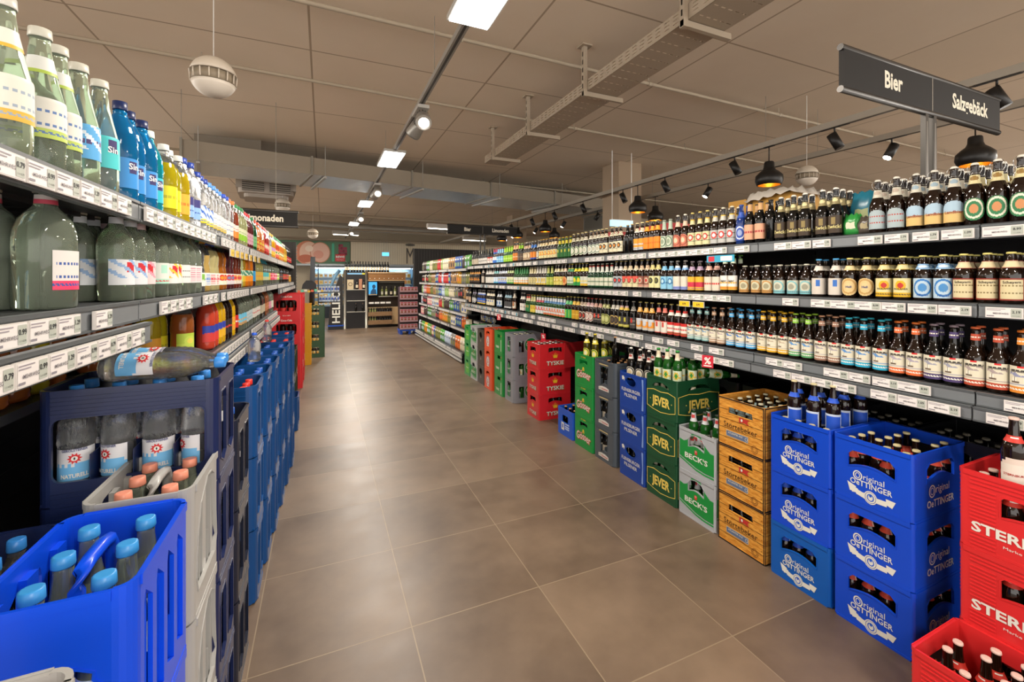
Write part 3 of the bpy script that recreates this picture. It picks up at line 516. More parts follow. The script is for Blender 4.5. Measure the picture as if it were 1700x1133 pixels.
 'cyn': ('glass', GLIN, 'a8a098', 'w', ['38b8d0', 'e8cc38', 'e8e0c8'], None, 'clear bottle with cyan and yellow label', {}),
 'oet': ('long', BROWN, 'c8bc90', 'fx', ['2454c4', 'c8d4e8', 'd8dce0'], NK('f', '2454c8', 'c8d4f0', z=(.168, .19)), 'blue necked beer bottle', {}),
 'oer': ('long', BROWN, 'c8bc90', 'f', ['e0d8d0', 'c83828', 'c83828'], NK('f', 'd84c34', 'e8b8a8', z=(.166, .19)), 'red necked beer bottle', {}),
 'jvr': ('long', M('1a5a1c', .06, 0, .3), '208a30', 'dk', ['d0dcc0', 'd8b848', '388c3c', '388c3c'], NK('h', 'd8ccb0', 'e8dcc4', z=(.185, .235)), 'cream necked green bottle', {}),
 'bck': ('long', M('1a5a1c', .06, 0, .3), '384038', 'dk', ['d4d8d4', 'c83838', '386c48', '386c48'], NK('d', 'c8ccd0', 'c84848', z=(.175, .23)), 'silver necked green bottle', {}),
 'fls': ('swing', BLK, 'e0dcd4', 'oD', ['dcd4c0', '303038', 'c8b890'], NK('d', 'd8d0c8', 'a84840'), 'black swing-top bottle with white round label', {}),
 'gsr': ('long', M('4a4410', .06, 0, .3), 'e0cc20', 'oD', ['e8d850', '387838', 'e8e4c0'], NK('d', 'e0d048', 'e8e8c0', z=(.16, .195)), 'olive radler bottle with yellow cap', {}),
 'duk': ('long', BLK, 'b88858', None, [], None, 'copper capped dark bottle', {}),
 'cap_w': ('long', BROWN, 'd8d4cc', 'p', ['a83030', 'd8d4cc'], None, 'white capped beer bottle', {}),
 'cap_g': ('long', BROWN, 'b8b49c', 'p', ['5c6470', 'd8d4cc'], NK('p', '98b0b0'), 'pewter capped beer bottle', {}),
 'cap_d': ('long', BLK, '6c685c', 'p', ['a8a090', 'd8d4cc'], None, 'dark beer bottle', {}),
 'str': ('long', BROWN, 'd8b8ac', 'At', ['dcd4c8', 'c83c30', 'd8c8bc', 'c83c30'], NK('q', 'c83428', 'e8e0d8', z=(.168, .19)), 'brown beer bottle with red star neck label', {'sc': 1.02, 'txt': [('STERNBURG', .0105, .055, 'a83028')]}),
 'ger': ('pet', PET, '3888d8', 'hk', ['dcdce0', '70b4e4', 'e0e8f0'], None, 'clear mineral water bottle with red star label', {'sc': 1.12}),
 'pk6': ('tallglass', GLIN, 'e09078', 'x', ['e0d0cc', 'c8a098'], None, 'salmon capped glass bottle', {'sc': 1.1}),
 'bl6': ('tallglass', GLIN, '3c94d8', 'x', ['c8d8e8', '7898b8'], None, 'blue capped glass bottle', {'sc': 1.1}),
 'pbc': ('pet', PET, '2058d0', None, [], None, 'half litre clear bottle with blue cap', {'sc': .78}),
 'prc': ('pet', PET, 'd83830', None, [], None, 'half litre clear bottle with red cap', {'sc': .78}),
 'ptw': ('pet', PET, '2c60c0', 'k', ['d8dce0', 'd88878', '8898b0'], None, 'blue capped water bottle', {'sc': 1.2}),
 'pet_red': ('pet', PET, 'd83830', 'k', ['e0d8d4', 'd87068', '8898b0'], None, 'red capped water bottle', {'sc': 1.2}),
 'coke': ('pet', CW, 'c02820', 'p', ['b83028', 'e8e0d8'], None, 'cola bottle', {'liquid': LQ('1c0c08', .05), 'fill': .24, 'sc': 1.1}),
 'fanta': ('pet', CW, 'e08020', 'p', ['e88c20', 'e8e0d8'], None, 'orange soda bottle', {'liquid': LQ('e88818'), 'fill': .24, 'sc': 1.1}),
 'win': ('wine', BLK, '1c1818', 'k', ['d8ccb0', 'a89870', '786848'], None, 'dark wine bottle', {}),
 'whw': ('wine', M('a8b068', .08, 0, .4), 'd0c8a0', 'k', ['e0dcc4', 'b8a878', '887848'], None, 'pale wine bottle', {}),
})
NAMES = {'swing': 'swing_top_bottle', 'wine': 'wine_bottle', 'pet': 'plastic_bottle', 'wave': 'juice_bottle', 'glass': 'glass_bottle', 'bigglass': 'glass_bottle', 'tallglass': 'water_bottle', 'jar': 'storage_jar', 'stub': 'stubby_beer_bottle', 'ale': 'ale_bottle', 'slim': 'slim_beer_bottle'}
CATS = {'wine': 'wine bottle', 'pet': 'drink bottle', 'wave': 'drink bottle', 'glass': 'drink bottle', 'bigglass': 'drink bottle', 'tallglass': 'water bottle', 'jar': 'jar'}
def bottle(code, loc, rz, label, group=None, far=False, rot=None, name=None):
    sh, body, cap, style, cols, neck, desc, ex = V[code]
    parts = bottle_parts(code, sh, body, M(cap, .35), style, cols, neck, ex.get('fill'), ex.get('liquid'), ex.get('sc', 1), ex.get('txt'), far, ex.get('half', 1.25))
    kw = dict(label=label, category=CATS.get(sh, 'beer bottle'))
    if group: kw['group'] = group
    nm = NAMES.get(sh) or {BROWN: 'brown_beer_bottle', BLK: 'dark_beer_bottle'}.get(body, 'green_beer_bottle')
    loc = (loc[0], loc[1], loc[2] + .0008)
    return thing(name or nm, parts, loc, rz, rot, **kw)

# distances along each shelf at which the bottles stand (metres)
ROW_R1='''mbg 0.782 0.839 0.901;lbi 0.974 1.043 1.117;beu 1.194 1.272;zwi 1.468 1.533 1.632 1.695 1.776;plb 1.838;krf 1.907 1.983;blc 2.05;sil 2.125 2.188 2.253;ert 2.316 2.376 2.45;sal 2.539 2.613;gwn 2.69 2.764;org 2.834 2.899 2.958;ors 3.027 3.091;blk 3.156 3.223;crb 3.323 3.392 3.453 3.55 3.605;wrg 3.667 3.741 3.817 3.907;cro 3.989 4.073 4.154;grn 4.225 4.304 4.385 4.462;cye 4.555 4.629 4.706 4.784 4.864 4.93;wbr 5.014;orb 5.101 5.181;bei 5.263 5.338 5.415;lmn 5.504 5.584;brt 5.678 5.763;lim 5.861 5.951 6.043 6.138;lbl 6.235 6.322 6.411;bwh 6.503 6.596;wrd 6.706 6.819;bwb 6.951 7.071 7.179 7.29;drk 7.421 7.539 7.66'''
ROW_R2='''sch 0.81 0.881 0.954;hel 1.022 1.095;pau 1.169 1.245;rnd 1.322 1.397;figu 1.46 1.555;gbl 1.625 1.698 1.78;gor 1.858 1.936 2.023;alb 2.11 2.168;tch 2.243 2.306;tcp 2.393 2.467;cbb 2.539 2.613;lbb 2.684 2.751;cyr 2.827 2.891;rbr 2.958 3.035;crr 3.107 3.181 3.258;slr 3.32 3.388;hnk 3.467 3.539 3.615 3.688 3.762 3.828;lem 3.896 3.965;gye 4.037 4.11;wgr 4.178 4.244;ora 4.324;yel 4.406 4.483 4.555;lmg 4.652 4.737;why 4.816 4.889 4.963 5.04;wcr 5.11 5.181 5.254;gwl 5.338 5.415 5.494 5.574 5.657 5.731;wgb 5.828 5.906 5.985;wbl 6.078 6.162 6.247 6.335;tea 6.437 6.529;wht 6.624 6.72 6.819 6.921;bbe 7.102;ydk 7.323 7.438 7.556 7.678 7.803'''
ROW_R3='''s_or 0.775;s_rd 0.839 0.907;s_pu 0.978 1.043;s_og 1.108 1.175;s_cy 1.249 1.325 1.386;s_br 1.456 1.523;s_gr 1.605 1.677;s_ye 1.735 1.811 1.882;s_bl 1.962 2.033 2.111;s_be 2.184 2.244;s_te 2.318 2.383 2.44;rwg 2.522 2.596 2.666;wrr 2.732 2.808;oss 2.887 2.953 3.038;bks 3.126;bky 3.219 3.288;bkg 3.346 3.415;bkl 3.495 3.553;bkr 3.625 3.698;brc 3.769 3.835;bk2 3.903 3.967;yeg 4.044 4.109;ygr 4.188 4.253;gww 4.326 4.394 4.458 4.522 4.588 4.656 4.725 4.788;wr2 4.868 4.934 5.002;yll 5.089 5.16;gro 5.242 5.307;wsw 5.412 5.491;bwt 5.739;bkt 5.893 5.972 6.053;wb2 6.271 6.359;crl 6.583 6.665 6.763 6.849;bly 7.012 7.103 7.197 7.293;bkw 7.474 7.594;bej 7.789 7.936'''
ROW_L1='''gly 1.116;glg 1.191 1.276;gls 1.355;glt 1.45;pbl 1.575 1.665;ptl 1.819;pye 1.946 2.024;pyo 2.103;pcb 2.213 2.291;pcy 2.405 2.499;pwl 2.638 2.768 2.867;pwh 2.975 3.057;por 3.163 3.238;plm 3.379 3.487 3.604;ppk 3.73 3.837;pgn 3.981 4.104;poy 4.236 4.378 4.53;prd 4.736 4.939;pcl 5.135;pyp 5.321 5.522;pro 5.739 5.94;pog 6.156 6.389 6.641;pcd 6.915 7.162;pco 7.428 7.655'''
ROW_L2='''big 1.246 1.391 1.476;rew 1.568 1.656;rwp 1.738 1.809;rwt 1.874;rwy 1.946 2.011;gwh 2.125;gwp 2.23 2.318;wvg 2.395;wvy 2.51;wvb 2.638 2.727;wvo 2.824 2.912;wvd 3.007 3.109;wvr 3.219 3.317;vil 3.443;viy 3.58;vio 3.704 3.837;vib 4.011;yel2 4.203 4.396;tel 4.61 4.801;clm 5.011;clr 5.213 5.434;clp 5.675;cly 5.94;col 6.232 6.513;cor 6.821 7.111;crd 7.483;tin 7.898 8.293;tio 8.731 9.219'''
ROW_L3='''tea1 2.255 2.365 2.467;red1 2.602;yeb 2.754;cok 2.912 3.024;ye3 3.154;ck2 3.287;cyb 3.4 3.51;clg 3.629 3.756 3.879;cor3 4.011 4.153 4.306;cgl 4.452 4.61;brn 4.779 4.939;pnk 5.11;clw 5.294;rdy 5.492;ywr 5.707 5.906;cyn 6.156'''

# ---------------------------------------------------------------- price tags and shelving units
def tag_mesh(wd, price, word='MEHRWEG', kind='w'):
    b = MB(); F = frame((0, 0, 0), (1, 0, 0), (0, -1, 0)); h = .04
    base = {'w': 'e6e2e0', 'y': 'ecc22c', 'b': '2f9ab8', 'r': 'c8303c'}[kind]
    b.box(-wd / 2, wd / 2, -.006, 0, -h / 2, h / 2, M('d8d4d0', .5)); b.flat(F, rr(0, 0, wd - .004, h - .004, .002), .0065, M(base, .4))
    if kind in 'wb':
        b.flat(F, rr(wd * .32, 0, wd * .28, h - .008, .002), .0070, M('b2b8ae', .5)); b.text(F, price, .013, .0075, INK, wd * .32, 0, bold=.02); b.text(F, '1 l = ' + price, .005, .0075, INK, wd * .32, -.012)
        b.text(F, word, .009, .0075, M('6a666c', .5), -wd * .08, -.006, bold=.01)
        for k, (q, ln) in enumerate(((.013, .5), (.008, .38))): b.flat(F, [(-wd * .46, q), (-wd * .46 + wd * ln, q), (-wd * .46 + wd * ln, q + .002), (-wd * .46, q + .002)], .0072, M('9a949c', .5))
        b.flat(F, [(-wd * .46, -.015), (-wd * .26, -.015), (-wd * .26, -.011), (-wd * .46, -.011)], .0072, M('8a868e', .5))
    else: b.text(F, price, .018, .0075, INK if kind == 'y' else WHT, 0, -.007, bold=.02)
    return b.mesh('price_tag')
TAGS = [tag_mesh(w_, p) for w_, p in ((.105, '1.09'), (.105, '0.99'), (.105, '2.19'), (.092, '1.79'), (.12, '8.99'))]
LTAGS = [tag_mesh(w_, p) for w_, p in ((.085, '0.79'), (.085, '0.99'), (.085, '1.29'))]
TAGY = tag_mesh(.1, '0.79', kind='y'); TAGB = tag_mesh(.06, '1.19', kind='b')
def rail_mesh(y0, y1, x, z, s, h=.052, d=.012):
    b = MB(); xa, xb = (x, x + d) if s > 0 else (x - d, x)
    b.box(xa, xb, y0 + .003, y1 - .003, z - h, z + .003, RAILG)
    xo = xa - .004 if s > 0 else xb; b.box(xo, xo + .004, y0 + .003, y1 - .003, z - h, z - h + .006, SHELFG); b.box(xo, xo + .004, y0 + .003, y1 - .003, z - .004, z + .003, SHELFG)
    return b
def unit(y0, y1, s, xb, shelves, label, cat='shelf unit', group=None, top=1.8, foot=None, other=None):
    """s=+1: faces -x (beer side); s=-1: faces +x. shelves: (height, front x, [rail specs], y range)"""
    kw = dict(label=label, category=cat)
    if group: kw['group'] = group
    r = root('shelving_unit', (0, 0, 0), **kw); r.location = (xb, y0, 0)
    def loc(mb): return [(x - xb, y - y0, z) for x, y, z in mb.v]
    def part(name, mb, par):
        mb.v = loc(mb); return put(name, mb, par)
    b = MB(); b.box(min(xb, xb + s * .03), max(xb, xb + s * .03), y0, y1, .02, top, DARK)
    for k in range(int(top / .1)): b.box(min(xb - s * .002, xb), max(xb - s * .002, xb), y0, y1, .1 * k + .05, .1 * k + .052, DK2)
    part('back_panel', b, r)
    for yy in (y0 + .016,):
        b = MB(); b.box(min(xb - s * .05, xb), max(xb - s * .05, xb), yy - .015, yy + .015, 0, top, M('1e1e20', .4))
        for k in range(34): b.box(min(xb - s * .052, xb - s * .05), max(xb - s * .052, xb - s * .05), yy - .005, yy + .005, .1 + k * .05, .125 + k * .05, BLK)
        part('upright', b, r)
    if foot: part('base', foot, r)
    if other: part('rear_shelf', other, r)
    for (z, xf, rails, yr) in shelves:
        ya, yb = yr or (y0, y1); b = MB(); b.box(min(xf, xb), max(xf, xb), ya + .002, yb - .002, z - .028, z, M('3c3e40', .45, .3))
        for k in range(3): q = xf + (xb - xf) * (.25 + .25 * k); b.box(q - .01, q + .01, ya + .01, yb - .01, z - .04, z - .028, DK2)
        sh = part('shelf', b, r)
        for (zr, dx, gaps, tags, seed) in rails:
            xr = xf - s * dx; part('price_rail', rail_mesh(ya, yb, xr, zr, s), sh)
            rg = random.Random(seed); y = ya + .06 + rg.random() * .05
            while y < yb - .06:
                if rg.random() > gaps:
                    t = put('price_tag', rg.choice(tags), sh, ((xr - s * (.005)) - xb, y - y0, zr - .027), -s * pi / 2)
                    y += .108 if tags is TAGS else .09
                else: y += .06
    return r
g_beer = 'shelving units along the beer wall'
JR = [-.12 + k for k in range(9)]
UNITN = ['nearest', 'second', 'third', 'fourth', 'fifth', 'sixth', 'seventh', 'eighth', 'ninth']
for k in range(8):
    y0, y1 = JR[k], JR[k + 1]
    foot = MB(); foot.box(2.955, 2.98, y0, y1, 0, .1, DK2)
    oth = MB(); oth.box(3.01, 3.46, y0 + .002, y1 - .002, 1.72, 1.75, M('3c3e40', .45, .3)); oth.box(3.46, 3.47, y0, y1, 1.70, 1.755, RAILG)
    sh = [(1.765, 2.38, [(1.757, .006, .22, TAGS, k)], None), (1.45, 2.36, [(1.445, .006, .15, TAGS, 20 + k)], None), (1.10, 2.34, [(1.10, .004, .32, TAGS, 40 + k), (1.045, .03, .25, TAGS, 60 + k)], None)]
    if k == 7: sh.append((.78, 2.50, [(.78, .004, .2, TAGS, 80)], None))
    unit(y0, y1, 1, 2.98, sh, f'black beer shelving unit, {UNITN[k]} from the near end of the beer wall', group=None, foot=foot, other=oth)
JS = [7.88 + k * 1.11 for k in range(5)]
CHZ = [(1.73, 2.38), (1.437, 2.38), (1.155, 2.38), (.889, 2.37), (.60, 2.36)]
for k in range(4):
    y0, y1 = JS[k], JS[k + 1]
    foot = MB(); foot.box(2.30, 2.98, y0, y1, 0, .14, DK2); foot.box(2.262, 2.30, y0, y1, .10, .125, M('b8b8b4', .4)); foot.box(2.262, 2.30, y0, y1, .03, .05, M('b8b8b4', .4)); foot.box(2.285, 2.31, y0, y1, 0, .14, BLK)
    sh = [(z, x, [(z, .004, .08, TAGS, 100 + 10 * k + int(z * 10))], None) for z, x in CHZ] + [(.185, 2.29, [(.185, .004, .08, TAGS, 150 + k)], None)]
    unit(y0, y1, 1, 2.98, sh, f'black snack shelving unit with six shelves, {UNITN[k]} along the crisp section', foot=foot)
JL = [.55 + k for k in range(9)]
for k in range(8):
    y0, y1 = JL[k], JL[k + 1]
    sh = [(1.755, -.46, [(1.755, .004, .05 if k else .02, LTAGS, 200 + k)], None), (1.485, -.46, [(1.485, .004, .3 if k < 2 else .05, LTAGS, 220 + k)] + ([(1.428, .03, .35, LTAGS, 230 + k)] if k in (0, 5, 6, 7) else []), None)]
    if k == 0: sh.append((1.19, -.76, [], None))
    if k == 1: sh += [(1.19, -.76, [], (1.55, 2.12)), (1.20, -.46, [(1.20, .004, .02, LTAGS, 240), (1.145, .03, .02, LTAGS, 241)], (2.12, 2.55))]
    if 2 <= k < 5: sh.append((1.20, -.46, [(1.20, .004, .0, LTAGS, 240 + k), (1.145, .03, .0, LTAGS, 250 + k)], None))
    foot = MB(); foot.box(-1.04, -1.0, y0, y1, 0, .1, DK2)
    unit(y0, y1, -1, -1.04, sh, f'dark drinks shelving unit, {UNITN[k]} from the near end of the water wall', foot=foot)
b = MB(); b.box(-1.08, -.415, 8.56, 8.60, 0, 2.16, M('2b2723', .5))
for k in range(11): b.box(-1.05 + k * .058, -1.045 + k * .058, 8.553, 8.56, 0, 2.16, M('1c1917', .5))
for k in range(40): b.box(-.415, -.40, 8.565, 8.595, .1 + k * .05, .125 + k * .05, M('8c8880', .4))
put('end_panel', b, label='dark ribbed end panel closing the far end of the drinks shelves', category='panel')
# promotional shelf flags
for i, (y, s, x, z) in enumerate(((2.18, 1, 2.30, 1.015), (6.0, 1, 2.30, 1.0))):
    b = MB(); F = frame((0, 0, 0), (1, 0, 0), (0, -1, 0)); b.box(-.035, .035, 0, .003, -.05, .03, M('c8283a', .5)); b.text(F, '%', .06, .001, WHT, 0, -.025, bold=.03); b.flat(F, rr(0, -.038, .05, .007, .001), .001, WHT)
    put('shelf_flag', b, None, (x - .02, y, z), -pi / 2 + .5, label=('red percent flag clipped to the lower beer rail near the wooden crates', 'small red percent flag on the far lower beer rail')[i], category='price sign')
b = MB(); F = frame((0, 0, 0), (1, 0, 0), (0, -1, 0)); b.box(-.03, .03, 0, .003, -.05, .04, M('c8283a', .5)); b.text(F, '%', .05, .001, WHT, 0, -.01, bold=.03); b.tube([(0, .001, .04), (0, .001, .09)], .001, WHT, 5)
put('hanging_price_card', b, None, (2.2, 4.42, .90), -pi / 2 + .5, label='red percent card dangling from the lower beer rail above the red crates', category='price sign')
b = MB(); b.box(-.11, .11, 0, .004, -.022, .022, M('3aa0c0', .5)); b.flat(F, rr(-.07, 0, .05, .034, .003), .0006, M('c83040', .5)); b.flat(F, rr(.05, 0, .09, .03, .003), .0006, WHT)
put('shelf_banner', b, None, (2.335, 2.13, 1.675), -pi / 2, label='blue promotional strip with red corner hung under the top beer shelf', category='price sign')
for i, y in enumerate((2.44, 2.31)):
    put('yellow_price_strip', TAGY, None, (2.335, y, 1.368), -pi / 2, label=('yellow price strip under the middle beer rail, nearer one', 'yellow price strip under the middle beer rail, farther one')[1 - i], category='price sign')
for i, y in enumerate((2.85, 3.0, 3.16, 3.33, 3.52, 3.72, 3.95)):
    put('yellow_price_strip', TAGY, None, (-.447, y, 1.685), pi / 2, label=f'yellow price strip hung under the top water shelf rail, {ORD[i]} from the near end', category='price sign', group='yellow price strips on the water wall')
k = 0
for X, z, ys in ((2.36, 1.732, (6.35, 6.6, 5.6)), (2.34, 1.42, (7.6, 7.35, 6.9, 6.65, 5.4)), (2.32, 1.075, (7.7, 7.5, 7.3, 7.0, 6.8, 6.6, 6.3, 6.1, 5.8, 5.4))):
    for y in ys:
        put('price_marker', TAGB, None, (X - .012, y, z), -pi / 2, label=f'small teal price marker on the {"top" if z > 1.6 else "middle" if z > 1.2 else "lower"} beer rail', category='price sign', group=f'teal price markers at height {z:g}'); k += 1

# ---------------------------------------------------------------- bottles on the shelves
def parse(s): return [(p.split()[0], [float(q) for q in p.split()[1:]]) for p in s.split(';')]
def numbered(desc, i, k, where):
    if k == 1: return f'{desc}, {where}'
    if k == 2: return f'{desc}, {("nearer", "farther")[i]} of two, {where}'
    return f'{desc}, {ORD[i]} of {NUM[k - 1]}, {where}'
def rad(c):
    p = SHAPES[V[c][0]][0]; return max(r for z, r in p)
for rows, X, z, where, back in ((ROW_R1, 2.43, 1.765, 'top beer shelf', 2.4), (ROW_R2, 2.43, 1.45, 'middle beer shelf', 2.5), (ROW_R3, 2.415, 1.10, 'lower beer shelf', 2.2)):
    prev = -9; pr_ = 0; g = 'beer bottles on ' + where
    for c, ys in parse(rows):
        for i, y in enumerate(ys):
            r = rad(c); y = max(y, prev + pr_ + r + .0008); prev, pr_ = y, r
            bottle(c, (X + rnd.uniform(0, .008), y, z), -pi / 2 + .28 + rnd.uniform(-.12, .12), numbered(V[c][6], i, len(ys), where), g, far=y > 4.2)
            if y < back or (c in ('gwl', 'wbl', 'lim', 'lbl')):
                bottle(c, (X + .082, y + .012, z), -pi / 2 + rnd.uniform(-.5, .5), V[c][6] + ', second row, ' + where, f'{c} bottles in the second row on ' + where, far=True)
            if y < 1.5 and where != 'lower beer shelf':
                bottle(c, (X + .158, y + .02, z), -pi / 2 + rnd.uniform(-.5, .5), V[c][6] + ', third row, ' + where, f'{c} bottles in the third row on ' + where, far=True)
for rows, z, where, yend in ((ROW_L1, 1.755, 'top water shelf', 8.5), (ROW_L2, 1.485, 'middle drinks shelf', 8.5), (ROW_L3, 1.20, 'low drinks shelf', 5.5)):
    L = parse(rows); g = 'drink bottles on ' + where; y = L[0][1][0]
    for n, (c, ys) in enumerate(L):
        yn = L[n + 1][1][0] if n + 1 < len(L) else yend; r = rad(c); st = []
        y = max(y, ys[0])
        if n == 0: st.append(y); y += r
        else:
            if n == 1: pass
        nr = rad(L[n + 1][0]) if n + 1 < len(L) else .03
        if n: st = []
        while n and (y + r < yn - nr * .4 or not st) and y < yend - r: st.append(y + (r if n else 0)); y += 2 * r + .002
        for i, q in enumerate(st):
            bottle(c, (-.515 - rnd.uniform(0, .01), q, z), pi / 2 - .45 + rnd.uniform(-.15, .15), numbered(V[c][6], i, len(st), where), g, far=q > 4.2)
            if q < 2.3 and z > 1.3: bottle(c, (-.605, q + .01, z), pi / 2 + rnd.uniform(-.5, .5), V[c][6] + ', second row, ' + where, f'{c} bottles in the second row on ' + where, far=True)
for i in range(9):
    y = 1.2 + i * .1; c = ('tea1', 'pye', 'tea1')[i % 3]
    bottle(c, (-.82, y, 1.19), pi / 2 - .5, V[c][6] + f', far back on low shelf, {ORD[i]} along', 'bottles far back on the low drinks shelf')
for i in range(5):
    c = ('pyo', 'tea1', 'tea1', 'pye', 'pye')[i]
    bottle(c, (-.60 - .084 * (i % 3) - .01, 2.17 + .085 * (i // 3), 1.20), pi / 2 - .9, V[c][6] + f', behind lying bottles, {ORD[i]} from aisle', 'bottles behind the lying bottles')
for i in range(9):
    c = ('bkw', 'wbl', 'bly', 'crl')[i % 4]
    bottle(c, (2.57, 6.92 + i * .08, .78), -pi / 2 + .2, V[c][6] + ', short shelf above far crates', f'{c} bottles on the short shelf above the far crates', far=True)

# ---------------------------------------------------------------- crates
def wavy(cx, z0, z1, w_, lift, r=.012, up=0):
    o = [(cx + w_ / 2, z0), (cx + w_ / 2, z1 - r), (cx + w_ / 2 - r, z1)]
    if up: o += [(cx + w_ / 2 * (1 - 2 * t), z1 + up * sin(pi * t)) for t in [k / 8 for k in range(1, 8)]]
    o += [(cx - w_ / 2 + r, z1), (cx - w_ / 2, z1 - r), (cx - w_ / 2, z0)]
    o += [(cx - w_ / 2 + w_ * t, z0 + lift * sin(pi * t)) for t in [k / 10 for k in range(1, 10)]]
    return o
def crate_body(W, D, H, m, fh, sh, r=.012, t=.008, ribs=None, rim=True, inner=None, div=(4, 5), handle=False, foot=.0, fart=None, rimh=.018, dm=None):
    b = MB(); im = inner or m
    fs = [(frame((0, -D / 2, 0), (1, 0, 0), (0, -1, 0)), W, fh), (frame((0, D / 2, 0), (-1, 0, 0), (0, 1, 0)), W, fh), (frame((W / 2, 0, 0), (0, 1, 0), (1, 0, 0)), D, sh), (frame((-W / 2, 0, 0), (0, -1, 0), (-1, 0, 0)), D, sh)]
    for F, w_, holes in fs:
        a = w_ / 2 - r; b.panel(F, [(-a, .004), (a, .004), (a, H - .002), (-a, H - .002)], holes, -t, 0, m)
        if rim:
            b.panel(F, [(-a, H - rimh), (a, H - rimh), (a, H), (-a, H)], [], 0, .003, m)
        b.panel(F, [(-a, 0), (a, 0), (a, .010), (-a, .010)], [], -t, .0015, m)
        for hole in holes:  # raised lip round each opening
            nh = len(hole); ar = sum(hole[q][0] * hole[(q + 1) % nh][1] - hole[(q + 1) % nh][0] * hole[q][1] for q in range(nh)); sg = 1 if ar > 0 else -1; out = []
            for q in range(nh):
                (ax, az), (bx_, bz), (cx, cz) = hole[q - 1], hole[q], hole[(q + 1) % nh]
                l1, l2 = max(hypot(bx_ - ax, bz - az), 1e-6), max(hypot(cx - bx_, cz - bz), 1e-6)
                nx_, nz_ = (bz - az) / l1 + (cz - bz) / l2, -(bx_ - ax) / l1 - (cx - bx_) / l2; l3 = max(hypot(nx_, nz_), .3)
                out.append((bx_ + sg * nx_ / l3 * .0045, bz + sg * nz_ / l3 * .0045))
            if len(holes) < 3: b.panel(F, out, [hole], 0, .002, m)
        for (u0, u1, z) in (ribs or []):
            if holes is sh and u0 is None: continue
            if u0 is None: u0, u1 = -a, a
            u0, u1 = max(u0, -a), min(u1, a)
            if u1 - u0 < .01: continue
            b.panel(F, [(u0, z), (u1, z), (u1, z + .004), (u0, z + .004)], [], 0, .0025, m)
    n = 5
    for sx, sy, a0 in ((1, 1, 0), (-1, 1, pi / 2), (-1, -1, pi), (1, -1, 1.5 * pi)):
        cx, cy_ = sx * (W / 2 - r), sy * (D / 2 - r); vs = []
        for k in range(n + 1):
            a = a0 + pi / 2 * k / n
            for rr_ in (r, max(r - t, .002)):
                for z in (.004, H): vs.append((cx + rr_ * cos(a), cy_ + rr_ * sin(a), z))
        fsx = []
        for k in range(n):
            p = 4 * k; q = p + 4; fsx += [(p, q, q + 1, p + 1), (p + 3, q + 3, q + 2, p + 2), (p + 1, q + 1, q + 3, p + 3), (p + 2, q + 2, q, p)]
        b.add(vs, fsx, m, False)
    b.box(-W / 2 + t, W / 2 - t, -D / 2 + t, D / 2 - t, .006, .012, im)
    dm = dm or im; hz = H * .42; nx, ny = div; Wi, Di = W - .03, D - .03
    for i in range(1, nx): x = -Wi / 2 + Wi * i / nx; b.box(x - .001, x + .001, -D / 2 + t, D / 2 - t, .012, hz, dm)
    for i in range(1, ny): y = -Di / 2 + Di * i / ny; b.box(-W / 2 + t, W / 2 - t, y - .001, y + .001, .012, hz, dm)
    if handle:
        hh = handle if isinstance(handle, float) else H * .97
        pts = [(0, -D * .24, hz), (0, -D * .22, hh - .03), (0, -D * .17, hh - .005), (0, -D * .08, hh), (0, D * .08, hh), (0, D * .17, hh - .005), (0, D * .22, hh - .03), (0, D * .24, hz)]
        b.tube(pts, .013, m, 8); b.box(-.012, .012, -D / 2 + t, -D * .24 + .012, hz - .02, H * .62, m); b.box(-.012, .012, D * .24 - .012, D / 2 - t, hz - .02, H * .62, m)
        for sx in (-1, 1):
            for yy in (-D * .3, 0, D * .3): b.box(sx * (W / 2 - t) - .012 * (sx > 0), sx * (W / 2 - t) + .012 * (sx < 0), yy - .018, yy + .018, .02, H - .03, m)
    return b.mesh('crate_body')
def faces(W, D): return [(frame((0, -D / 2, 0), (1, 0, 0), (0, -1, 0)), W, 'f'), (frame((W / 2, 0, 0), (0, 1, 0), (1, 0, 0)), D, 's'), (frame((-W / 2, 0, 0), (0, -1, 0), (-1, 0, 0)), D, 's'), (frame((0, D / 2, 0), (-1, 0, 0), (0, 1, 0)), W, 'f')]
def art(fn, W, D, H):
    out = []
    for F, w_, k in faces(W, D)[:3]: b = MB(); fn(b, F, w_, H, k); out.append(b.mesh('printed_logo'))
    return [m_ for m_ in out if len(m_.polygons)]
CRM = M('dcdcd2', .5); GOLD = M('e2c860', .45)
def a_oet(b, F, w, H, k):
    s = 1.0 if k == 'f' else 1.25
    b.ring(F, -.052 * s, .118 if k == 'f' else .11, .019 * s, .021 * s, .005, .0012, CRM); b.ring(F, -.052 * s, .118 if k == 'f' else .11, .010 * s, .012 * s, .003, .0012, CRM)
    z1 = .107 if k == 'f' else .10
    b.text(F, 'riginal', .036 * s, .0012, CRM, .012 * s, z1, wmax=.082 * s); b.text(F, 'OeTTINGER', .034 * s, .0014, CRM, 0, .077 if k == 'f' else .045, bold=.014, wmax=.165 * s)
    if k == 'f':
        b.flat(F, [(-.085, .068), (-.05, .058), (-.056, .046), (-.026, .036), (-.026, .052), (-.056, .040), (-.075, .036)], .0012, CRM)
        b.flat(F, [(-.095, .078), (-.058, .066), (-.066, .042), (-.084, .040)], .0013, CRM); b.flat(F, [(-.062, .058), (-.022, .048), (-.022, .026), (-.058, .034)], .0013, CRM)
        b.flat(F, [(.095, .060), (.058, .062), (.062, .036), (.082, .030)], .0013, CRM); b.flat(F, [(.062, .050), (.022, .048), (.022, .026), (.062, .028)], .0013, CRM)
        b.ring(F, 0, .040, .026, .028, .004, .0016, CRM); b.flat(F, ell(0, .040, .020, .022), .0014, CRM); b.ring(F, 0, .040, .014, .016, .004, .002, M('2458c8', .4)); b.flat(F, ell(0, .048, .005, .006), .002, M('2458c8', .4))
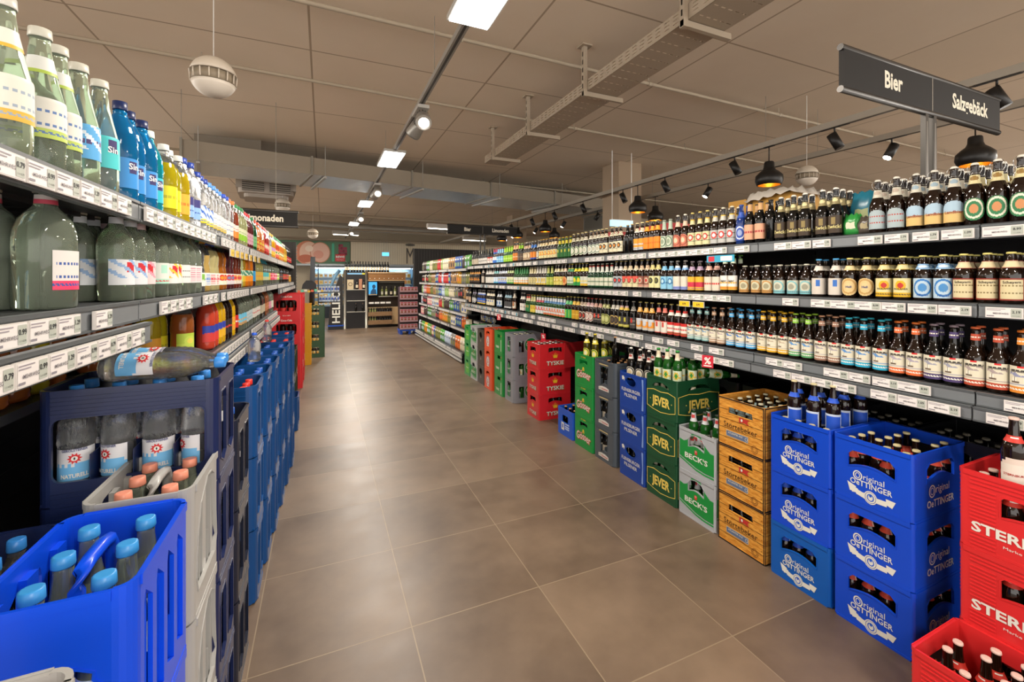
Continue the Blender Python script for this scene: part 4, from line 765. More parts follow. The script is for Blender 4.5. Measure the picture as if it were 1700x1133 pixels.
def a_jev(b, F, w, H, k):
    a = w / 2 - .012; u0 = .012
    def sh(m): return [(-a + m, .06 + m * .6), (-a * .6, .045 + m * .8), (0, .034 + m), (a * .6, .045 + m * .8), (a - m, .06 + m * .6), (a - m, .175 - m * .6), (a * .5, .19 - m), (0, .182 - m), (-a * .5, .19 - m), (-a + m, .175 - m * .6)]
    o, i = sh(0), sh(.005); n = len(o); b.add([F(u, v, .0012) for u, v in o + i], [(q, (q + 1) % n, n + (q + 1) % n, n + q) for q in range(n)], GOLD)
    wm = .17 if k == 'f' else .19
    b.text(F, 'JEVER', .088, .0013, GOLD, 0, .082, bold=.035, wmax=wm + .01)
    b.flat(F, ell(wm / 2 + .022, .115, .004, .004, 8), .0013, GOLD); b.flat(F, ell(-wm / 2 - .022, .115, .004, .004, 8), .0013, GOLD)
def a_fle(b, F, w, H, k):
    b.text(F, 'FLENSBURGER', .036, .0012, CRM, -.01, .125, bold=.006, wmax=.225); b.text(F, 'PILSENER', .036, .0012, CRM, -.01, .085, bold=.006, wmax=.155)
    b.flat(F, [(-.12, .235), (-.10, .24), (-.085, .225), (-.09, .20), (-.10, .215), (-.115, .205), (-.118, .22)], .0012, CRM); b.flat(F, [(w / 2 - .034, .02), (w / 2 - .014, .02), (w / 2 - .014, .26), (w / 2 - .034, .26), (w / 2 - .024, .14)], .0025, M('7f9cd8', .4))
def a_bck(b, F, w, H, k):
    G_ = M('1d8a3e', .35); a = w / 2 - .014
    top = [(-a, .205), (-a * .75, .198), (-a * .55, .21), (-a * .25, .262), (a * .25, .262), (a * .55, .21), (a * .8, .185), (a, .185)]
    bot = [(a, .05), (a * .5, .048), (0, .055), (-a * .5, .075), (-a, .095)]
    b.panel(F, list(reversed(top)) + list(reversed(bot)), [wavy(0, .175, .235, .13, .018, up=.02)], 0, .0015, G_)
    b.flat(F, [(-a, .088), (-a * .5, .068), (0, .048), (a * .5, .041), (a, .043), (a, .033), (a * .5, .031), (0, .038), (-a * .5, .058), (-a, .078)], .0013, M('2a9a4c', .35))
    b.text(F, "BECK'S", .046, .0022, CRM, 0, .098, bold=.025, wmax=.19 if k == 'f' else .24); b.flat(F, rr(0, .152, .022, .026, .004), .0022, M('d03434', .4)); b.ring(F, 0, .157, .006, .006, .002, .0028, CRM, 10)
def a_stb(b, F, w, H, k):
    DKI = M('2e1c10', .6); a = w / 2 - .002
    for z in (.05, .105, .158, .213): b.flat(F, [(-a, z), (a, z), (a, z + .0022), (-a, z + .0022)], .0012, DKI)
    for u0, u1 in ((-a, -a + .006), (a - .006, a)): b.flat(F, [(u0, .004), (u1, .004), (u1, H - .002), (u0, H - .002)], .0015, M('17120e', .6))
    b.flat(F, [(-a, H - .007), (a, H - .007), (a, H), (-a, H)], .0036, M('17120e', .6)); b.flat(F, [(-a, 0), (a, 0), (a, .008), (-a, .008)], .002, M('17120e', .6))
    for z in (.07, .13, .185, .235):
        for u in (-a + .016, a - .016): b.flat(F, ell(u, z, .0025, .0025, 6), .0014, DKI)
    b.text(F, 'St\u00f6rtebeker', .046, .0016, DKI, .0, .112, bold=.0, wmax=.225 if k == 'f' else .28)
    b.flat(F, [(-.005, .192), (-.005, .162), (.03, .166), (.062, .158), (.048, .175), (.064, .19), (.03, .188)], .0016, M('b8322c', .5)); b.flat(F, ell(.012, .177, .007, .008, 10), .002, CRM)
    b.flat(F, rr(-.02, .078, .15, .034, .002), .0016, M('c9c6b0', .5)); b.flat(F, rr(-.02, .078, .145, .029, .002), .0019, M('5c6c8c', .5)); b.text(F, 'ATLANTIK ALE', .014, .0023, M('d8d4c0', .5), -.032, .078, bold=.01, wmax=.1); b.ring(F, .043, .078, .009, .009, .002, .0023, M('d8d4c0', .5), 16)
    b.ring(F, .095, .04, .022, .022, .003, .0016, M('8a5a24', .6)); b.ring(F, .095, .04, .014, .014, .003, .0016, M('8a5a24', .6))
def a_gos(b, F, w, H, k):
    Y = M('e0c440', .45); b.text(F, 'GUT. BESSER.', .014, .0012, Y, 0, .253, bold=.02); b.flat(F, [(-.016, .135), (.016, .135), (.014, .160), (.008, .168), (-.008, .168), (-.014, .160)], .0012, Y); b.flat(F, [(-.004, .137), (.004, .137), (.004, .15), (-.004, .15)], .0016, M('c03830', .4))
    b.text(F, 'G\u00f6sser', .098, .0012, M('c04838', .45), .003, .060, bold=.06, wmax=.245, arc=.012); b.text(F, 'G\u00f6sser', .096, .0018, CRM, 0, .063, bold=.008, wmax=.235, arc=.012)
def a_gry(b, F, w, H, k):
    if k == 's': return
    b.flat(F, [(-.075, .03), (.075, .03), (.075, .055), (.03, .066), (-.03, .066), (-.075, .055)], .0025, M('cfcfc8', .45)); b.text(F, '1543', .018, .003, M('9c8850', .5), -.05, .04, wmax=.035); b.text(F, 'K\u00f6stritzer', .022, .003, M('c03434', .45), .02, .038, wmax=.09, bold=.02)
    b.flat(F, [(-.07, .245), (.07, .245), (.06, .255), (-.06, .255)], .0025, M('b8a878', .45))
def a_tys(b, F, w, H, k):
    s = 1.0 if k == 's' else .82
    b.text(F, 'TYSKIE', .062 * s, .0012, M('7c5a20', .5), .003, .038, bold=.05, wmax=.225 * s); b.text(F, 'TYSKIE', .062 * s, .0018, CRM, 0, .042, bold=.012, wmax=.215 * s)
    Y = M('e0b428', .45)
    b.flat(F, [(-.022, .118), (.022, .118), (.026, .135), (.03, .15), (.018, .142), (.010, .16), (0, .145), (-.010, .16), (-.018, .142), (-.03, .15), (-.026, .135)], .0012, Y)
    for u, z in ((-.03, .152), (-.01, .163), (.01, .163), (.03, .152), (0, .172)): b.flat(F, ell(u, z, .004, .004, 8), .0012, Y)
def a_crl(b, F, w, H, k):
    G_ = M('14703c', .4)
    if k == 's':
        b.ring(F, .035, .142, .088, .092, .003, .004, CRM); b.flat(F, ell(.035, .142, .085, .089, 32), .0035, G_); b.text(F, 'Carlsberg', .052, .0045, CRM, .035, .135, wmax=.135, bold=.03); b.text(F, 'PILSNER', .016, .0045, M('90b840', .5), .035, .10, wmax=.05)
    else:
        b.flat(F, [(0, .05), (.03, .07), (.042, .10), (.038, .13), (.03, .16), (0, .205), (-.03, .16), (-.038, .13), (-.042, .10), (-.03, .07)], .0035, M('8cbcA0'.lower(), .4)); b.flat(F, [(0, .056), (.026, .074), (.037, .10), (.033, .13), (.025, .157), (0, .195), (-.025, .157), (-.033, .13), (-.037, .10), (-.026, .074)], .004, G_); b.text(F, 'Carlsberg', .026, .0045, CRM, 0, .118, wmax=.07, bold=.03)
def a_tub(b, F, w, H, k):
    b.text(F, 'TUBORG', .04, .0012, CRM, -.03, .06, bold=.04, wmax=.12); b.flat(F, rr(.1, .10, .02, .15, .003), .0012, M('c8d8c4', .5)); b.flat(F, ell(.10, .225, .012, .012, 12), .0012, M('c8785c', .45)); b.ring(F, -.04, .13, .02, .018, .003, .0012, M('0c5a2c', .4))
def a_org(b, F, w, H, k):
    b.flat(F, ell(0, .11, .062, .07, 28), .0012, M('dcd4c8', .5)); b.ring(F, 0, .11, .062, .07, .014, .0018, M('8890b8', .45)); b.flat(F, ell(0, .125, .012, .018, 12), .0018, M('7880b0', .45)); b.flat(F, ell(0, .095, .022, .02, 12), .0018, M('c88460', .45)); b.flat(F, [(-.04, .035), (.04, .035), (.046, .05), (-.046, .05)], .0022, M('dcd4c8', .5))
def a_brn(b, F, w, H, k): b.flat(F, ell(0, .10, .022, .02, 14), .0012, M('8c847a', .5))
def a_hei(b, F, w, H, k): b.flat(F, rr(.01, .115, .16, .15, .02), .0012, M('5cc038', .4)); b.flat(F, ell(.0, .175, .014, .014, 5), .0018, M('c8443c', .4)); b.text(F, 'Heineken', .03, .0018, CRM, .01, .115, bold=.03, wmax=.13)
def a_ste(b, F, w, H, k):
    b.flat(F, rr(.02, .10, .075, .15, .004), .0008, M('b85c24', .45)); b.ring(F, .02, .115, .036, .042, .004, .0014, CRM)
    for u, z in ((.01, .12), (.03, .12), (.02, .132), (.02, .108)): b.flat(F, ell(u, z, .010, .009, 8), .0014, M('38803a', .5))
    wm = .33 if k == 'f' and w > .35 else .25
    b.text(F, 'STERNBURG', .048, .002, CRM, 0, .066, bold=.03, wmax=wm); b.text(F, 'Marke EBF - Qualit\u00e4t', .013, .002, CRM, 0, .040, wmax=.16); b.text(F, '20 x 0,5 l', .013, .002, CRM, .02, .022, wmax=.07)
def a_cok(b, F, w, H, k): b.text(F, 'Coca-Cola', .036, .004, CRM, 0, H - .042, wmax=.14, bold=.02); b.text(F, '12 x 1,0 l', .02, .004, CRM, 0, .03, wmax=.09, bold=.02)
def a_sbl(b, F, w, H, k):
    b.flat(F, rr(-.045, .09, .055, .08, .003), .0012, CRM)
    for z in (.12, .095, .075): b.flat(F, rr(.04, z, .08, .014, .002), .0012, M('b8c8e8', .5))
    b.flat(F, rr(-.045, .09, .02, .04, .003), .0016, M('1c50b8', .45))
def a_pet(b, F, w, H, k): return
RH = lambda *a: [rr(*a)]
CR = {}
def crate_kind(key, W, D, H, hexc, fh, sh, artf, name, desc, rough=.32, m=None, **kw):
    m = m or M(hexc, rough, 0, coat=.15); CR[key] = (W, D, H, crate_body(W, D, H, m, fh, sh, **kw), art(artf, W, D, H) if artf else None, name, desc)
W3, D4, H3 = .312, .40, .278
crate_kind('oet', W3, D4, H3, '1047c8', [wavy(0, .15, .222, .185, .022, r=.02)], [wavy(.0, .15, .225, .21, .03, r=.02)], a_oet, 'beer_crate', 'royal blue beer crate with cream print')
crate_kind('oet2', W3, D4, H3, '0c58b0', [wavy(0, .15, .222, .185, .022, r=.02)], [wavy(.0, .15, .225, .21, .03, r=.02)], a_oet, 'beer_crate', 'duller blue beer crate with cream print')
crate_kind('stb', W3, D4, H3 + .004, 'c08030', [[(-.085, .195), (.085, .195), (.08, .23), (-.078, .232)]], [rr(0, .21, .15, .036, .006)], a_stb, 'beer_crate', 'plank printed wooden look beer crate with red flag', m=WOODCRATE, dm=M('1c1814', .6), inner=M('1c1814', .6), rimh=.01)
crate_kind('bck', W3, D4, .285, 'a9adb2', [wavy(0, .175, .235, .13, .018, up=.02)], [wavy(0, .175, .235, .13, .018, up=.02)], a_bck, 'beer_crate', 'silver grey beer crate with green banner')
crate_kind('jev', W3, D4, .284, '17492e', [wavy(0, .205, .225, .17, .014, up=.02)], [wavy(0, .208, .228, .2, .012, up=.02)], a_jev, 'beer_crate', 'dark green beer crate with gold framed lettering')
crate_kind('fle', W3, D4, .27, '163f96', [ell(-.01, .205, .062, .034)], [ell(0, .205, .07, .034)], a_fle, 'beer_crate', 'deep blue beer crate with two line white lettering')
crate_kind('gry', W3, D4, .283, '4b535b', [[(-.05, .07), (0, .095), (.05, .085), (.062, .23), (-.06, .235)]], [[(-.10, .11), (.10, .11), (.10, .20), (-.10, .20)]], a_gry, 'beer_crate', 'slate grey beer crate with tall opening and small plate', r=.03)
crate_kind('gos', W3, D4, .284, '168a3e', [wavy(0, .185, .232, .13, .02, r=.006)], [wavy(0, .185, .232, .16, .02, r=.006)], a_gos, 'beer_crate', 'bright green beer crate with arched white lettering')
crate_kind('sbl', .30, .30, .262, '1c56c4', [wavy(0, .13, .20, .12, .0, r=.01)], [wavy(0, .13, .20, .12, .0, r=.01)], a_sbl, 'beer_crate', 'small bright blue crate with white print', rimh=.03)
crate_kind('tys', W3, D4, .275, 'c9242c', [wavy(0, .175, .232, .15, .018, r=.01)], [wavy(0, .178, .232, .17, .02, r=.01)], a_tys, 'beer_crate', 'red beer crate with gold crown and white lettering')
crate_kind('crl', W3, D4, .283, '868a92', [[(-.055, .06), (.055, .06), (.055, .245), (-.055, .245)]], [[(-.13, .06), (-.06, .06), (-.06, .20), (-.13, .20)]], a_crl, 'beer_crate', 'grey beer crate with green emblem and white script', r=.03)
crate_kind('tub', W3, D4, .28, '1b8a3c', [rr(.02, .22, .10, .045, .004)], [rr(0, .22, .12, .045, .004)], a_tub, 'beer_crate', 'leaf green beer crate with pale vertical strip')
crate_kind('org', W3, D4, .28, 'e0542a', [wavy(0, .19, .235, .15, .025, up=.01)], [wavy(0, .19, .235, .15, .025)], a_org, 'beer_crate', 'orange beer crate with round white emblem')
crate_kind('brn', W3, D4, .265, '3b3631', [ell(0, .18, .055, .045)], [ell(0, .18, .055, .045)], a_brn, 'beer_crate', 'charcoal brown beer crate with round hand hole')
crate_kind('bc2', W3, D4, .27, 'b4b8ba', [wavy(0, .175, .235, .13, .018, up=.015)], [wavy(0, .175, .235, .13, .018)], a_bck, 'beer_crate', 'pale silver beer crate with green banner, far one')
crate_kind('hei', W3, D4, .262, '179a44', [ell(0, .225, .06, .02)], [ell(0, .225, .06, .02)], a_hei, 'beer_crate', 'emerald beer crate with lime square and star')
RIB = [(-.17, -.10, .215 - .0135 * k) for k in range(9)] + [(-.17, .17, .262 - .0135 * k) for k in range(3)] + [(-.17, -.1, .055 - .0135 * k) for k in range(4)] + [(.1, .17, .215 - .0135 * k) for k in range(9)]
crate_kind('ste', .40, W3, H3 + .004, 'd22c2e', [wavy(0, .145, .215, .175, .012, r=.01)], [wavy(0, .145, .215, .15, .012, r=.01)], a_ste, 'beer_crate', 'ribbed red beer crate with white lettering', ribs=RIB)
crate_kind('drk', .30, .37, H3, '0e0f14', [ell(0, .2, .06, .03)], [ell(0, .2, .06, .03)], None, 'beer_crate', 'black crate under the beer shelf')
WIN = lambda w, z0, z1, r=.02: [rr(0, (z0 + z1) / 2, w, z1 - z0, r)]
def slots(D, z0, z1, n=2, wd=.08): return [[(c - wd / 2, z0 + .02), (c, z0), (c + wd / 2, z0 + .02), (c + wd / 2, z1 - .03), (c + wd / 2 - .01, z1), (c - wd / 2 + .01, z1), (c - wd / 2, z1 - .03)] for c in ([0] if n == 1 else [-.062, .062])]
PR = [(None, None, .245 + .011 * k) for k in range(5)] + [(None, None, .02 + .012 * k) for k in range(2)]
crate_kind('nav', .40, .30, .312, '18244e', WIN(.335, .065, .235), slots(.3, .04, .26, 2, .085), None, 'water_crate', 'navy water crate with open sides', r=.03, ribs=PR, div=(4, 3), rimh=.012)
crate_kind('nv2', .40, .30, .34, '1c2233', WIN(.335, .065, .255), slots(.3, .05, .28, 2, .085), None, 'water_crate', 'dark slate water crate with ribbed band', r=.03, ribs=PR, div=(4, 3), rimh=.012)
crate_kind('blu', .40, .30, .345, '0d4682', WIN(.33, .075, .275), slots(.3, .05, .30, 2, .075), None, 'water_crate', 'petrol blue water crate', r=.045, div=(4, 3), ribs=[(None, None, .30), (None, None, .035)], rimh=.02)
crate_kind('g6', .215, .31, .342, 'a5a5a3', [wavy(0, .07, .20, .14, .0, r=.02)], [[(.105, .10), (.08, .29), (.045, .31), (0, .315), (-.07, .27), (-.10, .2), (-.115, .10), (-.10, .06), (.085, .06)]], None, 'water_crate', 'light grey six bottle water crate', r=.03, handle=True, div=(2, 3))
crate_kind('b6', .22, .34, .342, '0a4ade', [wavy(0, .05, .20, .15, .0, r=.02, up=.03)], [[(c - .022, .07), (c + .022, .05), (c + .022, .27), (c - .015, .30), (c - .022, .28)] for c in (-.10, -.035, .03, .095)], None, 'water_crate', 'vivid blue six bottle water crate', r=.03, handle=True, div=(2, 3))
crate_kind('cok', .40, .30, .33, 'c92a2e', WIN(.25, .10, .25, .03), slots(.3, .05, .28, 2, .07), a_cok, 'soda_crate', 'red soda crate with white script', r=.03, div=(4, 3), rimh=.04)
crate_kind('yel', .40, .30, .272, 'd99c14', [rr(0, .16, .16, .08, .02)], [rr(-.02, .16, .12, .08, .02)], None, 'beer_crate', 'mustard yellow crate', ribs=[(-.5, .5, .05 + .05 * k) for k in range(4)], div=(5, 4))
crate_kind('dgr', .30, .40, .25, '2a4f30', [rr(-.02, .14, .14, .12, .02)], [rr(0, .14, .14, .12, .02)], None, 'beer_crate', 'moss green crate with wide opening', ribs=[(None, None, .03), (None, None, .225)], div=(4, 5))
crate_kind('dg2', .40, .30, .33, '16301e', WIN(.30, .10, .25, .03), slots(.3, .05, .28, 2, .08), None, 'soda_crate', 'blackish green crate with orange labelled bottles', r=.03, div=(4, 3))
LV = {1: ['single'], 2: ['lower', 'upper'], 3: ['bottom', 'middle', 'top'], 4: ['bottom', 'second lowest', 'second highest', 'top']}
def stack(key, x, y, n, rz, where, keys=None, z0=0):
    """where: what singles out this stack"""
    z = z0
    for i in range(n):
        k = keys[i] if keys else key; W, D, H, body, logo, name, desc = CR[k]
        parts = [('crate_shell', body)] + [('printed_logo', l_) for l_ in (logo or [])]
        lv = LV[n][i]; lab = f'{desc}, {lv} of {where}' if n > 1 else f'{desc} {where}'
        thing(name, parts, (x, y, z), rz + rnd.uniform(-.008, .008), label=lab, category='crate'); z += H + .0006
    return z
def fill_grid(x, y, z, rz, W, D, nx, ny, code, lab, grp, skip=(), far=True, only=None, jit=0, name=None):
    """bottles standing in the cells of a crate whose centre is (x, y)"""
    ca, sa = cos(rz), sin(rz)
    for i in range(nx):
        for j in range(ny):
            if (i, j) in skip or (only is not None and (i, j) not in only): continue
            u = -W / 2 + W * (i + .5) / nx; v = -D / 2 + D * (j + .5) / ny
            bottle(code, (x + u * ca - v * sa, y + u * sa + v * ca, z), rz + rnd.uniform(-.7, .7), lab, grp, far=far, name=name)
RZ = -pi / 2
def RS(key, yc, n, where, fillc=None, lab=None, top_full=True, low=None, x=None, raised=None, keys=None, front=None, toponly=None):
    x = x or 2.158 + .20
    W, D, H = CR[key][:3]; stack(key, x, yc, n, RZ, where, keys)
    w_, d_ = W - .03, D - .03
    for i in range(n):
        zz = i * (H + .0006) + .013
        if i < n - 1:
            if low: fill_grid(x, yc, zz, RZ, w_, d_, 4, 5, low, f'{V[low][6]} in {LV[n][i]} crate of {where}', f'bottles in the {LV[n][i]} crate {where}', only={(0, 0), (1, 0), (2, 0), (3, 0)} | ({(3, j) for j in range(1, 5)} if front else set()))
        elif fillc:
            fill_grid(x, yc, zz, RZ, w_, d_, 4, 5, fillc, f'{V[fillc][6]} in top crate of {where}', f'bottles inside the top crate {where}', only=toponly)
    return n * (H + .0006)
# the lone and the stacked red crates (long side along the aisle)
stack('ste', 2.316, .66, 3, RZ, 'stack behind the lone one')
for i in range(3):
    fill_grid(2.316, .66, .013 + i * .2826, RZ, .37, .282, 5, 4, 'str', f'brown bottle with red star in the {LV[3][i]} stacked red crate', f'bottles in the {LV[3][i]} stacked red crate', only={(0, 0), (1, 0), (2, 0), (0, 1)})
for i, (x, y) in enumerate(((2.225, .735), (2.30, .70))):
    bottle('str', (x, y, .80), RZ + .4, ('brown bottle with red star standing tall out of the stacked red crate, nearer the aisle', 'brown bottle with red star standing tall behind another in the red crate')[i])
stack('ste', 2.0, .665, 1, RZ, 'standing alone on the floor')
fill_grid(2.0, .665, .013, RZ, .37, .282, 5, 4, 'str', 'brown bottle with red and white cap in the lone red crate', 'bottles in the lone red crate', skip={(0, 0), (1, 1), (0, 3)}, far=False)
T = RS('oet', 1.155, 3, 'stack beside red crates', 'oer', low='oer', front=True, toponly={(i, j) for i in range(4) for j in range(5)} - {(0, 3), (1, 0), (2, 4), (3, 2), (0, 4), (2, 2)})
RS('oet', 1.482, 3, 'stack beside plank printed crates', 'oet', low='oet', keys=['oet2', 'oet', 'oet'], toponly={(i, 0) for i in range(4)})
for i, (x, y) in enumerate(((2.24, 1.56), (2.26, 1.47), (2.30, 1.40), (2.33, 1.60), (2.36, 1.50), (2.42, 1.42), (2.44, 1.56), (2.47, 1.47), (2.50, 1.39))):
    bottle('oet', (x, y, .765), RZ + .5 + rnd.uniform(-.5, .5), f'brown blue necked beer bottle standing high in the blue crate, {ORD[i]} from the aisle', 'tall standing bottles in the second blue stack')
RS('stb', 1.826, 3, 'wooden look stack', 'cap_g', low='cap_d')
RS('bck', 2.158, 2, 'silver stack', 'bck', low='bck')
for i, (x, y) in enumerate(((2.22, 2.24), (2.24, 2.16), (2.26, 2.08), (2.33, 2.22), (2.36, 2.11))):
    bottle('bck', (x, y, .435), RZ + .5, f'green silver necked bottle standing high in the silver crate, {ORD[i]} from the aisle', 'tall standing bottles in the silver stack')
RS('jev', 2.487, 3, 'dark green stack', 'jvr', low='jvr', toponly={(0, 0), (1, 0), (2, 0), (3, 0), (3, 1), (3, 2)})
for i, (x, y) in enumerate(((2.22, 2.58), (2.23, 2.50), (2.25, 2.42), (2.31, 2.56), (2.33, 2.47), (2.36, 2.39), (2.42, 2.50), (2.45, 2.40))):
    bottle('jvr', (x, y, .79), RZ + .5, f'cream necked green bottle standing high in the dark green crate, {ORD[i]} from the aisle', 'tall standing bottles in the dark green stack')
bottle('jvr', (2.44, 2.36, .885), 0, 'green bottle lying across the rim of the dark green crate', rot=(0, pi / 2 + .12, -.35))
RS('fle', 2.815, 3, 'deep blue stack', None, low='cap_d')
for i, (x, y) in enumerate(((2.22, 2.90), (2.23, 2.80), (2.25, 2.72), (2.31, 2.87), (2.33, 2.77), (2.40, 2.86), (2.42, 2.75), (2.48, 2.82))):
    bottle('fls', (x, y, .745), RZ + .5, f'black swing-top bottle standing high in the deep blue crate, {ORD[i]} from the aisle', 'tall standing bottles in the deep blue stack')
RS('gry', 3.19, 3, 'slate grey stack', 'duk', low='cap_d')
for i, (x, y) in enumerate(((2.30, 3.22), (2.40, 3.12), (2.46, 3.25))): bottle('duk', (x, y, .79), RZ, f'dark copper capped bottle standing high in the slate grey crate, {ORD[i]} from the aisle', 'tall standing bottles in the slate grey stack')
RS('gos', 3.517, 3, 'bright green stack', None, low='cap_d')
for i, (x, y) in enumerate(((2.23, 3.57), (2.25, 3.46), (2.33, 3.58), (2.36, 3.47), (2.45, 3.53))): bottle('gsr', (x, y, .79), RZ + .5, f'olive radler bottle with yellow cap in the bright green crate, {ORD[i]} from the aisle', 'tall standing bottles in the bright green stack')
stack('sbl', 2.31, 3.86, 1, RZ, 'alone on the floor')
fill_grid(2.31, 3.86, .0065 + .007, RZ, .27, .27, 3, 3, 'duk', 'dark bottle inside the small bright blue crate', 'bottles in the small bright blue crate')
RS('tys', 4.54, 3, 'red crown stack', 'cap_w', low='cap_w', x=2.33, front=True)
RS('crl', 5.262, 3, 'grey green emblem stack', 'cap_g', low='jvr', x=2.335, front=True)
RS('tub', 5.60, 3, 'leaf green stack', None, low=None, x=2.32)
RS('org', 5.955, 3, 'orange stack', 'cap_d', low=None, x=2.30, toponly={(i, j) for i in range(4) for j in range(3)})
RS('brn', 6.30, 3, 'charcoal brown stack', None, low=None, x=2.31)
RS('bc2', 6.62, 3, 'pale silver stack', 'cap_w', low=None, x=2.30, toponly={(0, 3), (1, 3), (2, 3), (0, 4), (1, 4)})
RS('hei', 6.945, 3, 'emerald stack', None, low=None, x=2.30)
for i, y in enumerate((1.03, 1.35, 1.67, 2.0, 2.33)):
    stack('drk', 2.742, y, 3, RZ, f'the {ORD[i]} hidden stack')
    fill_grid(2.742, y, .57, RZ, .27, .34, 4, 5, 'cap_d', f'dark bottle in the {ORD[i]} stack of black crates under the shelf', f'bottles in the {ORD[i]} black stack under the shelf', only={(i_, j) for i_ in range(4) for j in range(3)}) if i < 3 else None
b = MB(); b.box(-.15, .15, -.004, .004, 0, .275, M('c0262c', .45)); put('cardboard_flap', b, None, (2.56, 4.36, .56), .2, label='red board leaning behind the red crown crates', category='board')

# ---- left side crates
LX = -.488
def LS(key, x, y, n, where, code=None, topfill=True, cells=None, near=True, side=True, keys=None, tops=None):
    W, D, H = CR[key][:3]; stack(key, x, y, n, 0, where, keys)
    nx, ny = (2, 3) if W < .25 else (4, 3)
    if not code: return
    only = cells if cells is not None else ({(i, 0) for i in range(nx)} if near else set()) | ({(nx - 1, j) for j in range(ny)} if side else set())
    for i in range(n):
        o = tops if (i == n - 1 and topfill) else only
        fill_grid(x, y, i * (H + .0006) + .013, 0, W - .03, D - .03, nx, ny, code, f'{V[code][6]} in {LV[n][i]} crate of {where}', f'bottles inside the {LV[n][i]} crate {where}', only=o, far=not (i == n - 1 and y < 2))
LS('g6', -.405, .655, 3, 'nearest grey stack', 'pk6', topfill=False, cells={(0, 2), (1, 2)})
LS('b6', -.402, 1.145, 3, 'vivid blue stack', 'bl6')
LS('g6', -.400, 1.51, 3, 'grey stack behind vivid blue one', 'pk6')
stack('nav', -.79, 1.36, 3, 0, 'low navy stack against the shelf')
fill_grid(-.79, 1.36, .64, 0, .37, .27, 4, 3, 'ger', 'water bottle inside the low navy crate against the shelf', 'bottles in the low navy crate')
LS('nav', -.487, 1.755, 4, 'tall navy stack', None)
for i in range(4):
    for j in range(2): bottle('ger', (-.487 - .185 + .37 * (i + .5) / 4, 1.755 - .135 + .27 * (j + .5) / 3, .9505), (.25, -.5, .1, -.9)[i] + j, f'red star water bottle, {ORD[i]} across {("front", "second")[j]} row of the tall navy crate', 'bottles in the tall navy crate')
for i in range(4): bottle('ptw', (-.487 - .185 + .37 * (i + .5) / 4, 1.755 + .11, .9505), 0, 'mineral water bottle in the back row of the tall navy crate', 'back row of the tall navy crate')
# printed star and writing on the mineral water labels (wraps round the bottle)
def ger_print():
    b = MB(); W_ = wrap(.0403, .085); RD = M('d03438', .5)
    pts = []
    for k in range(20): a = 2 * pi * k / 20; q = .0155 if k % 2 == 0 else .0095; pts.append((q * cos(a), .022 + q * sin(a)))
    b.flat(W_, pts, .0016, RD); b.flat(W_, ell(0, .022, .0065, .0065, 12), .002, WHT); b.flat(W_, ell(0, .022, .002, .004, 6), .0023, INK)
    b.text(W_, 'GEROLSTEINER', .0095, .0018, M('3c4478', .5), 0, .041, bold=.02, wmax=.052); b.text(W_, 'NATURELL', .015, .0018, WHT, 0, -.030, bold=.03, wmax=.056)
    return b.mesh('label_print')
GP = ger_print()
for o in [o for o in bpy.data.objects if o.name.startswith('label') and o.parent and o.data.name == _bm[('ger', 1.12)][2][1].name]: put('label_print', GP, o)
for i, (c0, c1) in enumerate((((-.27, 1.632), (-.57, 1.662)), ((-.275, 1.715), (-.575, 1.775)))):
    x0, y0 = c1; x1, y1 = c0; dx, dy = x1 - x0, y1 - y0; L_ = hypot(dx, dy)
    o = bottle('ger', (x0, y0, 1.292 + .001), 0, ('clear water bottle lying on the tall navy crate, nearer one', 'clear water bottle lying on the tall navy crate, farther one')[i])
    Zd = Vector((dx, dy, 0)).normalized(); f_ = (Vector((0, -.75, .66)), Vector((.1, -.35, .93)))[i]; Yd = -(f_ - Zd * f_.dot(Zd)).normalized(); Xd = Yd.cross(Zd)
    o.rotation_euler = Matrix((Xd, Yd, Zd)).transposed().to_euler()
    for lab_ in [c for c in o.children if c.name.startswith('label')]: put('label_print', GP, lab_)
LS('nv2', -.487, 2.10, 3, 'slate stack', 'ptw', cells={(3, 0)}, tops={(i_, j) for i_ in (2, 3) for j in (0, 1, 2)})
where_b = ['first petrol blue stack', 'second petrol blue stack', 'third petrol blue stack', 'fourth petrol blue stack', 'fifth petrol blue stack', 'sixth petrol blue stack']
for i, (y, c) in enumerate(((2.62, 'pet_red'), (2.94, 'ptw'), (3.26, 'ptw'), (3.60, 'ptw'), (3.94, 'pbc'), (4.28, 'pet_red'))):
    LS('blu', -.487 + .012 * i, y, 3, where_b[i], 'pet_red' if c == 'pet_red' else 'ptw', cells={(3, 0), (3, 2)}, tops={(i_, j) for i_ in (1, 2, 3) for j in (0, 1, 2)})
LS('blu', -.455, 4.80, 3, 'petrol blue stack near red crates', 'pet_red')
stack('blu', -.43, 5.24, 1, 0, 'standing alone on the floor at the aisle side')
fill_grid(-.43, 5.24, .013, 0, .37, .27, 4, 3, 'pet_red', 'clear water bottle inside the lone petrol blue crate', 'bottles in the lone petrol blue crate')
bottle('pbc', (-.375, 3.13, 1.05), 0, 'half litre clear bottle with blue cap standing on the blue crates').scale = (.86, .86, .82)
bottle('prc', (-.40, 4.05, 1.05), 0, 'half litre clear bottle with red cap standing on the blue crates').scale = (.86, .86, .82)
for i, y in enumerate((5.75, 6.2, 6.62)): LS('dg2', -.51, y, 2, f'blackish green stacks, {ORD[i]} one', 'fanta', tops={(3, 0), (3, 1)}, cells={(3, 0)})
LS('cok', -.46, 7.2, 4, 'tall red soda stack', 'coke', cells={(i, 0) for i in range(4)}, tops={(i, 0) for i in range(4)})
LS('cok', -.46, 7.75, 4, 'second red soda stack behind', None)
LS('yel', -.39, 9.05, 4, 'mustard yellow stack', 'cap_d', topfill=False)
stack('dgr', -.12, 9.88, 4, 0, 'moss green stack')
